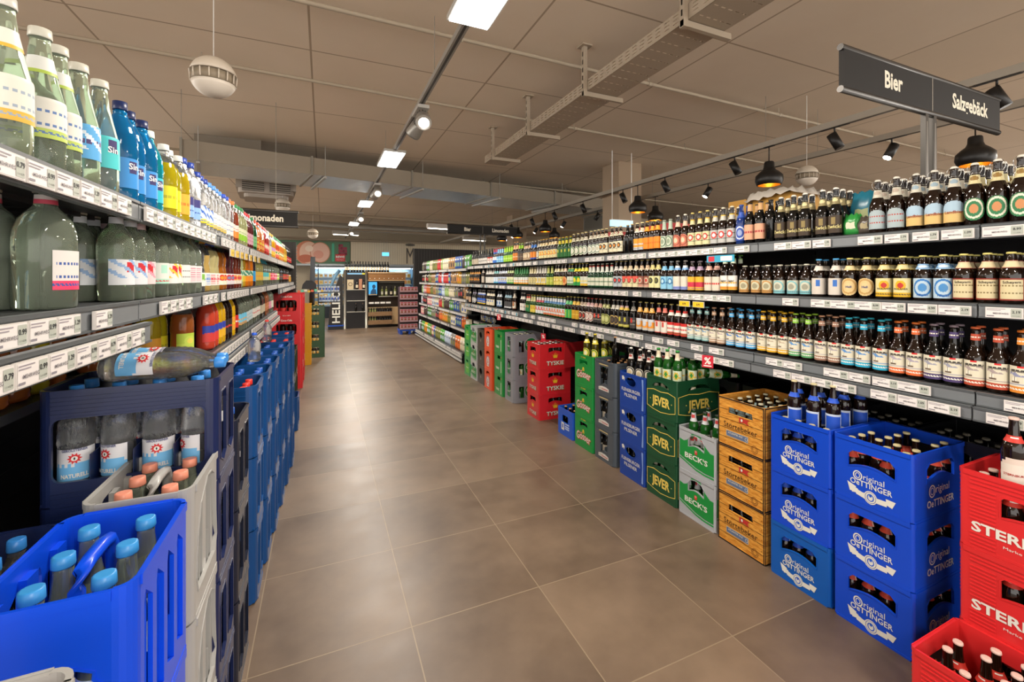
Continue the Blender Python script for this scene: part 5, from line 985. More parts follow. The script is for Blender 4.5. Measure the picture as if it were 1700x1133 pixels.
for i in range(4): fill_grid(-.12, 9.88, .013 + i * .2506, 0, .27, .37, 4, 5, 'cye', f'brown bottle in the {LV[4][i]} moss green crate', f'bottles in the {LV[4][i]} moss green crate', only={(j, 0) for j in range(4)})

# ---------------------------------------------------------------- snack bags
COLN = [('red', 'c02824'), ('golden yellow', 'd8a01c'), ('cream', 'd8ceb0'), ('leaf green', '4c9a34'), ('white and blue', 'b8c8dc'), ('black', '1c1a18'), ('olive', '7a7c34'), ('sand', 'b88c54'), ('orange', 'd86c1c'), ('grey', '7f7d78'), ('dark brown', '3c2418'), ('pink', 'd07484'), ('pale green', '98b468'), ('blue', '2c58a8')]
def bag_mesh(ci, shape):
    b = MB(); base = M(COLN[ci][1], .35); alt = M(COLN[(ci * 5 + 3) % 14][1], .4); w_, h, d = ((.165, .25, .08), (.135, .22, .07), (.15, .17, .06))[shape]
    N_, Q = 8, 10; P = {}
    for s_ in (-1, 1):
        for j in range(Q + 1):
            for i in range(N_ + 1):
                u = -1 + 2 * i / N_; v = j / Q; th = (1 - u * u) ** .5 * (min(1, v * 5 + .25) * min(1, (1 - v) * 4)) ** .6
                P[(s_, i, j)] = len(b.v); b.v.append((u * w_ / 2 * (1 - .08 * sin(pi * v)), s_ * (-d / 2) * th, v * h))
    for s_ in (-1, 1):
        for j in range(Q):
            for i in range(N_):
                q = [P[(s_, i, j)], P[(s_, i + 1, j)], P[(s_, i + 1, j + 1)], P[(s_, i, j + 1)]]
                if s_ < 0: q.reverse()
                b.f.append(tuple(q))
                m = base
                if s_ > 0:
                    if j == 7 and 1 < i < 6: m = WHT
                    elif ci % 2 and 2 <= j <= 4 and 2 <= i <= 5: m = alt
                    elif j == 5 and i % 2: m = INK
                b.mi.append(b.mat(m)); b.sm.append(True)
    return b.mesh('bag')
def box_mesh(ci):
    b = MB(); b.box(-.08, .08, -.03, .03, 0, .19, M(COLN[ci][1], .45)); F = frame((0, -.03, 0), (1, 0, 0), (0, -1, 0)); b.flat(F, rr(0, .13, .12, .05, .005), .001, M('d8d4c8', .5)); b.flat(F, ell(0, .06, .045, .035), .001, M(COLN[(ci * 5 + 3) % 14][1], .4))
    return b.mesh('carton')
BAGS = {(c, s_): bag_mesh(c, s_) for c in range(14) for s_ in range(2)}; BXS = [box_mesh(c) for c in range(14)]
LVN = ['top', 'second', 'third', 'fourth', 'fifth', 'bottom']
rg = random.Random(3)
for li, (z, xf) in enumerate(CHZ + [(.185, 2.29)]):
    y = 7.98; i = 0; cnt = {}
    runs = []
    while y < 12.25:
        c = rg.randrange(14); n = rg.choice((1, 2, 2, 3))
        for q in range(n):
            if y > 12.25: break
            s_ = 0 if li in (0, 5) or rg.random() < .4 else 1; box_ = li in (3, 4) and c in (2, 4, 11)
            m = BXS[c] if box_ else BAGS[(c, s_)]
            runs.append((c, box_)); kk = cnt.get((c, box_), 0); cnt[(c, box_)] = kk + 1
            o = put('snack_box' if box_ else 'crisp_bag', m, None, (xf + .085, y, z + .0008), RZ + .1 + rg.uniform(-.08, .08), label=f'{COLN[c][0]} {"snack carton" if box_ else "crisp bag"}, {ORD[kk]} of that colour from the near end, {LVN[li]} snack shelf', category='snack')
            o['group'] = 'snacks on the ' + LVN[li] + ' snack shelf'
            y += .172 if box_ else (.172, .145)[s_]
# ---------------------------------------------------------------- things on top of the beer shelf, far side
def carton(x, y, z, w, d, h, m, rz, label, name='cardboard_box', flap=True):
    b = MB(); b.box(-w / 2, w / 2, -d / 2, d / 2, 0, h, m); F = frame((0, -d / 2, 0), (1, 0, 0), (0, -1, 0)); G_ = frame((-w / 2, 0, 0), (0, -1, 0), (-1, 0, 0))
    r = thing(name, [('box_body', b.mesh('box_body'))], (x, y, z), rz, label=label, category='box'); b = MB()
    b.box(-w / 2 - .001, w / 2 + .001, -.03, .03, h, h + .001, M('b89058', .4)); b.flat(G_, rr(0, h * .7, d * .35, .012, .005), .001, M('7c5a28', .6)); b.flat(G_, ell(d * .3, h * .7, .03, .03), .001, M('8a6428', .6)); put('box_tape', b, r); return r
KR = M('b98a3c', .7); RDB = M('b02c30', .6)
carton(3.20, 2.60, 1.752, .32, .17, .42, KR, 0, 'tan cardboard box with a round cut-out, narrower of two behind the beer bottles')
carton(3.20, 2.30, 1.752, .31, .32, .42, KR, 0, 'large tan cardboard box topped by a plastic sheet')
b = MB(); pts = {}
for i in range(13):
    for j in range(13): pts[i, j] = len(b.v); u, v = i / 12 - .5, j / 12 - .5; b.v.append((3.20 + u * .40, 2.30 + v * .42, 2.185 + .022 * sin(i * 1.7 + j) * sin(j * 1.3) + .014 - (.045 if max(abs(u), abs(v)) > .45 else 0)))
for i in range(12):
    for j in range(12): b.f.append((pts[i, j], pts[i + 1, j], pts[i + 1, j + 1], pts[i, j + 1])); b.mi.append(b.mat(M('d6d0c6', .25, 0, .2))); b.sm.append(True)
put('plastic_sheet', b, label='crumpled clear plastic sheet lying on the large tan cardboard box', category='sheet')
carton(3.18, 3.62, 1.752, .3, .52, .33, RDB, 0, 'long red box behind the round labelled beer bottles')
carton(3.18, 4.35, 1.752, .3, .18, .33, RDB, 0, 'small red box beside the white paper bag on the rear shelf')
carton(3.18, 4.62, 1.752, .28, .22, .36, M('8a6440', .7), 0, 'brown box beside the small red box on the rear shelf')
carton(3.18, 5.0, 1.752, .28, .36, .26, M('b8b4ac', .6), 0, 'pale box behind the orange labelled bottles')
def pouch(x, y, z, w, h, d, m, m2, label, rz=RZ):
    b = MB(); N_ = 9; P = {}
    for s_ in (-1, 1):
        for j in range(11):
            for i in range(N_ + 1):
                u = -1 + 2 * i / N_; v = j / 10; th = (1 - u ** 4) ** .5 * (min(1, v * 6 + .3) * min(1, (1 - v) * 3)) ** .6
                P[s_, i, j] = len(b.v); b.v.append((u * w / 2 * (1 - .25 * v * v) + .004 * sin(j), s_ * -d / 2 * th, v * h + .006 * sin(i * 2.1) * v))
    for s_ in (-1, 1):
        for j in range(10):
            for i in range(N_):
                q = [P[s_, i, j], P[s_, i + 1, j], P[s_, i + 1, j + 1], P[s_, i, j + 1]]; 
                if s_ < 0: q.reverse()
                b.f.append(tuple(q)); b.mi.append(b.mat(m2 if (2 < j < 6 and 2 < i < 7) else m)); b.sm.append(True)
    put('snack_bag', b, None, (x, y, z), rz, label=label, category='snack')
pouch(2.56, 1.40, 1.767, .15, .23, .08, M('1d6a80', .3), M('a0a878', .4), 'teal snack bag standing behind the black swing-top bottles')
pouch(2.66, 1.42, 1.767, .16, .25, .08, M('1b5c74', .3), M('b4a874', .4), 'darker teal snack bag beside the first teal one')
pouch(2.47, 1.405, 1.767, .10, .11, .06, M('2c8a3c', .3), M('d0d4b8', .4), 'green snack bag slumped on the top beer shelf')
pouch(2.46, 1.335, 1.767, .075, .09, .06, M('4c443c', .3), M('a89c78', .4), 'patterned grey snack bag lying beside the green one')

# ---------------------------------------------------------------- ceiling fittings
LG = M('b0aca4', .4); PAN = M('ffffff', .5, emit=9)
def lamp(x, y, w, l, label, z=3.072):
    b = MB(); b.box(-w / 2 - .012, w / 2 + .012, -l / 2 - .012, l / 2 + .012, -.001, .03, LG); r = thing('ceiling_light', [('lamp_housing', b.mesh('lamp_housing'))], (x, y, z), label=label, category='ceiling light')
    b = MB(); b.box(-w / 2, w / 2, -l / 2, l / 2, -.008, -.002, PAN); put('diffuser', b, r)
for i, (x, y) in enumerate(LAMPS): lamp(x, y, .235, .78, f'square edged bright ceiling lamp over the aisle, {ORD[i]} along the track')
for i, (x, y) in enumerate(SIDE_FILL): lamp(x, y, .26, .8, f'added fill lamp hanging over a side aisle, {ORD[i]} one')  # housings for the added fill lamps
def bar(name, p0, p1, w, h, m, label, cat='track'):
    b = MB(); d = Vector(p1) - Vector(p0); L_ = d.length; a = atan2(d.y, d.x)
    b.box(0, L_, -w / 2, w / 2, -h / 2, h / 2, m); b.box(0, L_, -w * .18, w * .18, -h / 2 - .001, -h / 2 + .002, M('3a3835', .5)); return put(name, b, None, p0, a, label=label, category=cat)
bar('light_track', (.794, -3, 3.11), (.794, 18.7, 3.11), .048, .04, M('8d887f', .4), 'grey lighting track over the central aisle carrying the bright lamps')
bar('light_track', (4.54, -1, 3.05), (4.54, 19, 3.05), .06, .06, M('a39a8c', .45), 'pale lighting track over the next aisle, the nearer of two')
bar('light_track', (5.45, -1, 3.05), (5.45, 19, 3.05), .06, .06, M('a39a8c', .45), 'pale lighting track over the next aisle, the farther of two')
b = MB()
for x in (.794, 4.54, 5.45):
    for y in range(0, 19, 3): b.tube([(x, y + .5, 3.07 if x > 4 else 3.12), (x, y + .5, 3.6)], .0025, M('8a8478', .5), 5)
put('hanging_wires', b, kind='structure'); bpy.data.objects['hanging_wires'].name = 'trim_1'
def finned(x, y, z, az, el, label, lit=True):
    b = MB(); b.box(-.05, .05, -.14, .14, .02, .05, LG); r = thing('spotlight_pair', [('mounting_plate', b.mesh('mounting_plate'))], (x, y, z), label=label, category='spotlight')
    for s_, a_ in ((1, az), (-1, az + 2.4)):
        b = MB(); b.lathe([(-.115, .066), (-.10, .070), (0, .062), (.02, .05)], M('9a968e', .35, .5), 20); 
        for k in range(14): a = 2 * pi * k / 14; b.box(.058 * cos(a) - .003, .058 * cos(a) + .003, .058 * sin(a) - .003, .058 * sin(a) + .003, -.09, .045, M('77736c', .4, .5))
        b.lathe([(-.1175, .046), (-.117, .0462)], M('fff6e8', .5, emit=6), 20); b.lathe([(-.119, .066), (-.119, .052), (-.112, .05)], M('b8b4ac', .3, .5), 20, caps=False)
        h = put('lamp_head', b, r, (0, s_ * .1, -.06)); h.rotation_euler = (el * cos(a_), el * sin(a_), 0)
        d = bpy.data.lights.new('spot', 'SPOT'); d.energy = 30 if y < 12 else 120; d.spot_size = 1.5; d.spot_blend = .7; d.color = (1, .9, .78); d.shadow_soft_size = .05
        o = bpy.data.objects.new('spot_light', d); COL.objects.link(o); o.parent = h; o.location = (0, 0, -.125)
finned(.807, 4.12, 3.03, .6, .9, 'finned grey spotlight pair on the central track, nearest one'); finned(.807, 7.72, 3.03, .6, .9, 'finned grey spotlight pair on the central track, second one beyond the duct'); finned(.807, 11.2, 3.03, .6, .9, 'finned grey spotlight pair on the central track, third one'); finned(.807, 14.9, 3.03, .6, .9, 'finned grey spotlight pair on the central track, farthest one')
BKM = M('191716', .4)
def cyl_spot(x, y, z, az, el, lit, label):
    b = MB(); b.box(-.016, .016, -.13, .13, .085, .11, BKM); b.tube([(0, 0, .09), (0, 0, .03)], .008, BKM, 8); r = thing('track_spotlight', [('track_adapter', b.mesh('track_adapter'))], (x, y, z), label=label, category='spotlight')
    b = MB(); b.lathe([(-.10, .043), (.06, .045), (.062, .04)], BKM, 20); b.lathe([(-.101, .036), (-.1005, .037)], M('fff2e0', .5, emit=40 if lit else .3) if lit else M('2a2624', .3), 18)
    h = put('lamp_cylinder', b, r, (0, 0, -.03)); h.rotation_euler = (el * cos(az), el * sin(az), 0)
    if lit:
        d = bpy.data.lights.new('spot', 'SPOT'); d.energy = 90; d.spot_size = 1.1; d.spot_blend = .5; d.color = (1, .86, .7); d.shadow_soft_size = .04
        o = bpy.data.objects.new('spot_light', d); COL.objects.link(o); o.parent = h; o.location = (0, 0, -.11)
for i, y in enumerate((1.59, 2.75, 3.92, 5.14, 6.15, 7.41, 8.58, 9.71, 11.0, 12.4)): cyl_spot(4.54, y, 2.93, pi * .0 + .5, -.45, False, f'black cylinder spotlight on the nearer side aisle track, {ORD[i]} along')
for i, (y, l_) in enumerate(((1.2, False), (2.72, True), (4.1, False), (5.2, True), (6.9, True), (8.3, False), (9.8, True), (11.4, True), (13, True))): cyl_spot(5.45, y, 2.93, 1.2, .55, l_, f'black cylinder spotlight on the farther side aisle track, {ORD[i]} along')
def pendant(x, y, label, z=2.585):
    b = MB(); b.lathe([(0, .118), (.004, .125), (.05, .142), (.105, .138), (.145, .10), (.17, .068), (.20, .055), (.25, .052), (.262, .045), (.265, .0)], BKM, 32, caps=False)
    b.lathe([(.001, .113), (.05, .134), (.10, .130), (.14, .094), (.165, .060), (.19, .045), (.195, .0)], M('e0a840', .35, .6), 32, caps=False)
    r = thing('pendant_lamp', [('lamp_shade', b.mesh('lamp_shade'))], (x, y, z), label=label, category='pendant lamp')
    b = MB(); b.tube([(0, 0, .26), (0, 0, .43)], .006, BKM, 8); b.box(-.015, .015, -.06, .06, .425, .44, BKM); put('cord', b, r); b = MB(); b.lathe([(.07, .0), (.075, .025), (.10, .032), (.13, .02), (.15, .02)], M('ffd890', .5, emit=12), 16); put('bulb', b, r)
for i, (x, y) in enumerate(((4.53, 3.45), (5.44, 2.05), (4.53, 5.75), (5.45, 6.42), (5.45, 1.45), (4.53, 9.0), (4.54, 10.6), (5.45, 10.3), (4.53, 11.7))): pendant(x, y, f'black bell shaped pendant lamp, {("large one above the tan boxes", "one behind the far sign board half", "gold glowing one left of the column base", "one beyond the column", "one at the frame edge", "sixth", "seventh", "eighth", "ninth along the side aisle")[i]}' if i != 2 else 'black bell shaped pendant lamp glowing gold beside the pale column')
# cable tray
TB = M('a99a86', .6); b = MB(); x0, x1, y0, y1, z = 2.12, 2.44, -3.2, 6.15, 3.2
hx = []
F = frame((x0, y0, z), (0, 1, 0), (0, 0, -1))
def tray_panel(F, L_, wd, rows):
    n = int(L_ / .5); 
    for k in range(n):
        u0 = L_ * k / n; u1 = L_ * (k + 1) / n; holes = []
        for r_ in rows:
            for q in range(6): c = u0 + (u1 - u0) * (q + .5) / 6; holes.append(rr(c, r_, .05, .008, .003, 1))
        b.panel(F, [(u0, 0), (u1, 0), (u1, wd), (u0, wd)], holes, -.0015, 0, TB)
def Fb(u, v, d=0): return (x0 + v, y0 + u, z - d)
def Fb2(u, v, d=0): return (x0 + u, y0 + v, z - d)
n = 40
for k in range(n):
    v0 = (y1 - y0) * k / n; v1 = (y1 - y0) * (k + 1) / n; holes = []
    for r_ in range(2):
        for q in range(5): holes.append(rr(.045 + q * .058, v0 + (v1 - v0) * (r_ + .5) / 2, .036, .010, .003, 1))
    b.panel(Fb2, [(0, v0), (x1 - x0, v0), (x1 - x0, v1), (0, v1)], holes, -.0015, 0, TB)
tray_panel(lambda u, v, d=0: (x0 - d, y0 + u, z + v), y1 - y0, .1, (.03, .055, .08)); tray_panel(lambda u, v, d=0: (x1 + d, y0 + u, z + v), y1 - y0, .1, (.03, .055, .08))
r = thing('cable_tray', [('tray', b.mesh('tray'))], (0, 0, 0), label='perforated pale metal cable tray hanging under the ceiling', category='cable tray')
for k, yy in enumerate((-1.9, -.6, .9, 2.2, 3.4, 4.6, 5.75)):
    b = MB(); b.box(2.08, 2.115, yy - .02, yy + .02, 3.15, 3.598, TB); b.box(2.08, 2.50, yy - .015, yy + .015, 3.155, 3.195, TB); b.box(2.05, 2.15, yy - .05, yy + .05, 3.585, 3.598, TB)
    for q in range(5): b.box(2.078, 2.0795, yy - .006, yy + .006, 3.22 + .07 * q, 3.26 + .07 * q, BLK)
    put('tray_bracket', b, r)
# duct
def duct(loc, ang, L_, dp, h, label):
    b = MB(); b.box(0, L_, 0, dp, 0, h, M('978c7b', .55))
    b.add([(0, 0, -.001), (L_, 0, -.001), (L_, dp, -.001), (0, dp, -.001)], [(3, 2, 1, 0)], DUCTMAT)
    r = thing('ventilation_duct', [('duct_casing', b.mesh('duct_casing'))], loc, ang, label=label, category='duct'); k = 0; u = 0
    while u < L_:
        b = MB(); b.box(u, u + .03, -.02, dp + .02, -.02, h + .02, M('8a857a', .4, .3)); put('duct_flange', b, r); 
        b = MB(); b.tube([(u + .2, -.03, -.03), (u + .2, -.03, 3.598 - loc[2])], .005, LG, 5); b.box(u + .18, u + .22, -.04, dp + .04, -.045, -.02, LG); put('duct_hanger', b, r); u += 1.59
duct((-1.73, 7.33, 3.14), R(11), 8.1, 1.04, .257, 'flat galvanised ventilation duct crossing above the aisle')
duct((6.2, 8.9, 2.75), R(11), 6, .9, .3, 'boxy ventilation duct beyond the column over the side aisle')
b = MB()
for j in range(170): b.lathe([(j * .06, .13), (j * .06 + .03, .136), (j * .06 + .06, .13)], M('a8a49a', .4, .4), 14, caps=False)
put('round_duct', b, None, (-2.5, 16.3, 3.3)).rotation_euler = (0, pi / 2, .1); bpy.data.objects['round_duct']['label'] = 'ribbed round ventilation pipe crossing near the cooler wall'; bpy.data.objects['round_duct']['category'] = 'duct'
for i, (yy, zz, x0_, x1_) in enumerate(((11.6, 3.1, -4, 9), (16.0, 3.2, -4, 9), (18.0, 3.0, -4, 9))):
    b = MB(); b.tube([(x0_, yy, zz), (x1_, yy + 1.2, zz)], .035, M('a89a86', .5), 10); put('ceiling_pipe', b, label=f'pale pipe crossing under the far ceiling, {ORD[i]} beyond the duct', category='pipe')
for i, (yy, s_) in enumerate(((.9, .02), (3.58, .02), (4.98, .05), (8.6, .06))):
    b = MB(); P_ = [(-8, yy - 8 * s_, 3.52), (15, yy + 15 * s_, 3.52)]; b.tube(P_, .017, M('b5a792', .5), 10)
    for k in range(11): x = -7 + 2 * k; b.tube([(x, yy + x * s_ - .0, 3.52), (x + .05, yy + (x + .05) * s_, 3.52)], .023, M('b5a792', .5), 8); b.tube([(x, yy + x * s_, 3.53), (x, yy + x * s_, 3.598)], .005, M('b5a792', .5), 5)
    put('sprinkler_pipe', b, label=f'thin beige sprinkler pipe under the ceiling, {ORD[i]} from the camera', category='pipe')
# ball speakers
def speaker(x, y, z, r_, label):
    b = MB(); CM = M('cbbfae', .45); pr = [(r_ * sin(a), r_ * cos(a)) for a in [-pi / 2 + pi * k / 18 for k in range(19)]]
    b.lathe([(zz, rr_) for zz, rr_ in pr if zz > r_ * .12], CM, 28); b.lathe([(zz, rr_) for zz, rr_ in pr if zz < -r_ * .28], M('d2c8ba', .4), 28); b.lathe([(-r_ * .3, r_ * .88), (r_ * .14, r_ * .9)], M('8f826e', .6), 28)
    for k in range(16): a = 2 * pi * k / 16; b.tube([(r_ * .965 * cos(a), r_ * .965 * sin(a), -r_ * .3), (r_ * .995 * cos(a), r_ * .995 * sin(a), r_ * .13)], .004, CM, 5)
    q = thing('ball_speaker', [('speaker_shell', b.mesh('speaker_shell'))], (x, y, z), label=label, category='speaker'); b = MB(); b.tube([(0, 0, r_ * .98), (0, 0, 3.6 - z)], .003, WHT, 6); put('cable', b, q)
speaker(-.62, 3.36, 2.80, .125, 'white ball speaker hanging over the near drinks shelves'); speaker(4.95, 3.30, 2.70, .115, 'white ball speaker behind the large pendant lamp'); speaker(-.645, 8.98, 2.83, .125, 'white ball speaker beside the air cassette'); speaker(-.25, 13.5, 2.75, .14, 'white ball speaker far off before the meat picture')
# air cassette behind the duct
b = MB(); GL = M('a1968a', .5); b.rbox(-.42, .42, -.42, .42, 0, .08, GL, .12); b.rbox(-.34, .34, -.34, .34, -.06, 0, GL, .1)
r = thing('air_cassette', [('cassette_body', b.mesh('cassette_body'))], (-.92, 9.3, 3.0), .1, label='boxy ceiling air conditioner with dark grilles behind the duct', category='air conditioner')
for s_ in (-1, 1):
    b = MB(); b.box(s_ * .2 - .16, s_ * .2 + .16, -.43, -.40, .03, .24, M('4a443c', .6)); 
    for k in range(6): b.box(s_ * .2 - .16, s_ * .2 + .16, -.445, -.43, .04 + k * .035, .05 + k * .035, GL)
    put('grille', b, r)
b = MB(); b.box(-.45, .45, -.40, .45, .08, .30, GL); put('upper_housing', b, r)
b = MB()
for sx in (-.35, .35): b.tube([(sx, 0, .3), (sx, 0, .598)], .006, GL, 6)
put('hanging_rod', b, r)
b = MB(); b.box(-.38, .38, 0, .22, 0, .185, M('6b6154', .6)); b.box(-.41, .41, -.01, .02, 0, .19, M('7d7263', .6)); put('duct_vent_box', b, None, (-1.25, 7.75, 3.405), label='brown vent box above the left part of the duct', category='vent')
# signs on poles
SG = M('1b1816', .75)
def sign(x0, x1, y, z0, z1, words, px, label, split=None, zp=1.75):
    b = MB(); w_ = x1 - x0; b.box(0, w_, -.012, .012, 0, z1 - z0, SG); 
    r = thing('aisle_sign', [('sign_board', b.mesh('sign_board'))], (x0, y, z0), label=label, category='sign')
    b = MB()
    for zz in (0, z1 - z0): b.tube([(-.01, 0, zz), (w_ + .01, 0, zz)], .016, M('3a3734', .35, .4), 10)
    put('sign_rail', b, r); b = MB(); F = frame((0, -.0125, 0), (1, 0, 0), (0, -1, 0))
    for t, u, sz in words: b.text(F, t, sz, .001, M('e4dcc8', .5), u, (z1 - z0) / 2 - sz * .3, bold=.03, xs=.82)
    if split: b.flat(F, [(split - .002, .01), (split + .002, .01), (split + .002, z1 - z0 - .01), (split - .002, z1 - z0 - .01)], .001, M('b8b0a0', .5))
    put('lettering', b, r)
    for k, u in enumerate(px or ()):
        b = MB(); b.box(u - .014, u + .014, -.012, .012, zp - z0, 0, M('36332f', .35, .5)); b.box(u - .004, u + .004, -.0125, -.0119, zp - z0, -.05, M('777067', .4)); put('pole', b, r)
    if px:
        b = MB(); um = sum(px) / 2; b.tube([(px[0], 0, -.03), (px[0] + .01, 0, -.008), (px[1] - .01, 0, -.008), (px[1], 0, -.03)], .01, M('36332f', .35, .5), 6); put('pole_bridge', b, r)
sign(2.197, 3.714, 1.3, 2.43, 2.625, [('Bier', .40, .115), ('Salzgeb\u00e4ck', 1.165, .112)], (.71, .79), 'black hanging sign reading Bier and Salzgebäck on two poles near the camera', split=.76, zp=1.79)
sign(-1.62, -.275, 6, 2.155, 2.33, [('Limonaden', 1.0, .11)], None, 'black sign reading Limonaden above the drinks shelves', split=.64)
sign(2.306, 3.838, 9, 2.47, 2.64, [('Bier', .42, .105), ('Limonaden', 1.15, .105)], (.70, .79), 'black sign reading Bier and Limonaden far along the beer wall', split=.75, zp=1.79)
for i, (x, z1) in enumerate(((-1.4, 2.34), (-.5, 2.34))):
    b = MB(); b.tube([(x, 6, z1), (x, 6, 3.6)], .003, M('8a8478', .5), 5); put('sign_wire', b, label=('thin wire holding the drinks sign, outer one', 'thin wire holding the drinks sign, aisle side one')[i], category='wire')
b = MB(); b.box(-.205, .205, -.03, .03, 0, .095, M('8cc8f0', .4, emit=1.6)); r = thing('exit_sign', [('sign_box', b.mesh('sign_box'))], (4.4, 6, 2.385), label='glowing pale blue emergency sign box hanging by two rods before the column', category='sign'); b = MB()
for s_ in (-.18, .2): b.tube([(s_, 0, .095), (s_, 0, 1.21)], .008, WHT, 6)
put('hanging_rod', b, r); b = MB(); b.box(-.21, .21, -.033, .033, .093, .105, WHT); put('sign_frame', b, r)
b = MB(); b.box(-.13, .13, -.02, .02, 0, .14, M('58b0e0', .4, emit=1.6)); b.tube([(-.08, 0, .14), (-.02, 0, 1.178)], .005, LG, 5); b.tube([(.08, 0, .14), (.02, 0, 1.178)], .005, LG, 5); put('exit_sign', b, None, (2.25, 18.5, 2.42), label='small blue exit sign hanging before the pale panelled wall', category='sign')
for i, (x, y, z) in enumerate(((.75, 17.4, 3.1), (3.0, 12.2, 2.9), (4.95, 15.5, 2.9))):
    b = MB(); b.box(-.45, .45, -.07, .07, 0, .12, M('c8c2b8', .5)); b.box(-.42, .42, -.05, .05, -.012, 0, M('fff4e4', .5, emit=9)); put('strip_light', b, None, (x, y, z), .15, label=f'white boxy strip light, {("before the cooler wall", "above the far snack shelves", "beyond the black partition")[i]}', category='ceiling light')

# ---------------------------------------------------------------- far end: coolers, picture, wine display, stands
PAL = M('ddd0b6', .6); b = MB(); b.box(1.0, 9, 19.2, 19.3, 2.06, 3.0, PAL)
for k in range(90): b.box(1.0 + k * .09, 1.004 + k * .09, 19.19, 19.2, 2.06, 3.0, M('a09078', .6))
b.box(-9, 9, 18.75, 20, 2.02, 2.09, M('9aa0a4', .4, .4)); struct('wall_panelling', b); bpy.data.objects['wall_panelling'].name = 'wall_far_panel'
b = MB(); F = frame((3.32, 19.19, 2.15), (1, 0, 0), (0, -1, 0)); b.text(F, 'M', .95, .02, M('5c564e', .5), 0, 0, xs=.5); b.flat(F, ell(0, .78, .2, .05), .02, M('5c564e', .5)); put('wall_letter', b, label='tall dark letter M mounted on the pale panelled wall', category='letter')
b = MB(); F = frame((-.9, 19.178, 2.1), (1, 0, 0), (0, -1, 0)); b.box(-2.4, .98, 19.18, 19.24, 2.1, 2.98, M('5a4a3c', .5))
b.flat(F, [(-1.5, 0), (1.88, 0), (1.88, .88), (-1.5, .88)], .001, M('54785c', .5)); b.flat(F, ell(.35, .42, .42, .46), .002, M('d08464', .5)); b.flat(F, ell(.42, .42, .34, .42), .003, M('e8c0a8', .5)); b.flat(F, ell(.80, .44, .36, .40), .004, M('c88468', .5)); b.flat(F, ell(.80, .44, .33, .37), .005, M('e4b8a4', .5)); b.flat(F, ell(.74, .36, .18, .16), .006, M('dc9c88', .5)); b.flat(F, ell(.30, .20, .26, .15), .006, M('c06c50', .5)); b.flat(F, ell(.42, .58, .14, .12), .006, M('f4dcc8', .5))
b.flat(F, rr(1.26, .45, .09, .72, .04), .007, M('4cae8c', .5))
for k in range(14): b.flat(F, ell(1.50 + .075 * (k % 4), .40 + .11 * (k // 4), .05, .055), .003 + .0003 * k, M('98304a' if k % 3 else '7a2038', .5))
b.flat(F, rr(1.52, .24, .36, .28, .02), .010, M('d02c30', .4)); b.text(F, 'REWE', .12, .012, WHT, 1.52, .24, bold=.04); b.text(F, 'Dein Markt', .055, .012, WHT, 1.52, .15)
put('food_picture', b, label='wide picture of sliced ham and grapes above the cooler wall', category='picture')
FR = M('3c5a70', .4); 
def cooler(x, label, seed):
    b = MB(); b.box(x, x + 1.24, 19.0, 19.8, 0, .45, M('1c242c', .5)); b.box(x, x + 1.24, 19.65, 19.8, .45, 2.0, M('a4c0d0', .5)); b.box(x, x + 1.24, 19.0, 19.8, 1.95, 2.02, M('8c9498', .4)); b.box(x, x + .03, 19.0, 19.8, .45, 1.95, FR)
    r = thing('cooler_cabinet', [('cabinet_body', b.mesh('cabinet_body'))], (0, 0, 0), label=label, category='cooler')
    g = random.Random(seed); b = MB(); b.box(x + .05, x + 1.2, 19.30, 19.36, 1.925, 1.948, M('e8f4ff', .5, emit=24)); put('cooler_light', b, r)
    for j, z in enumerate((.5, .78, 1.04, 1.3, 1.56)):
        b = MB(); b.box(x + .03, x + 1.22, 19.1, 19.65, z - .02, z, M('b8c4cc', .4)); b.box(x + .03, x + 1.22, 19.085, 19.1, z - .05, z + .005, M('7c98b0', .4)); b.box(x + .05, x + 1.2, 19.11, 19.13, z - .03, z - .021, M('e8f4ff', .5, emit=16)); put('cooler_shelf', b, r)
        for i in range(7):
            c = g.choice(('e0dcc8', 'd8c078', 'd0cdc4', 'd8b050', 'c8d0d8', 'd88850' if j == 3 else 'e0d8b0')); key = 'pk' + c
            if key not in _bm:
                q = MB(); q.rbox(-.072, .072, -.05, .05, 0, .155, M(c, .4), .015); q.rbox(-.074, .074, -.052, .052, .155, .163, WHT, .015); q.flat(frame((0, -.05, 0), (1, 0, 0), (0, -1, 0)), rr(0, .08, .08, .06, .01), .001, M('c89a48' if c != 'd8b050' else 'e8e4d8', .5)); _bm[key] = q.mesh('tub')
            put('food_tub', _bm[key], None, (x + .12 + i * .165, 19.17, z + .001), 0, label=f'chilled food tub on the {LVN[4 - j]} cooler shelf of the lit cooler wall', category='food', group=f'chilled tubs on the {LVN[4 - j]} cooler shelf')
for k in range(1, 7): cooler(-1.6 + k * 1.25, f'lit dairy cooler cabinet, {ORD[k]} along the far cooler wall', k)
for k in (3,):
    pass
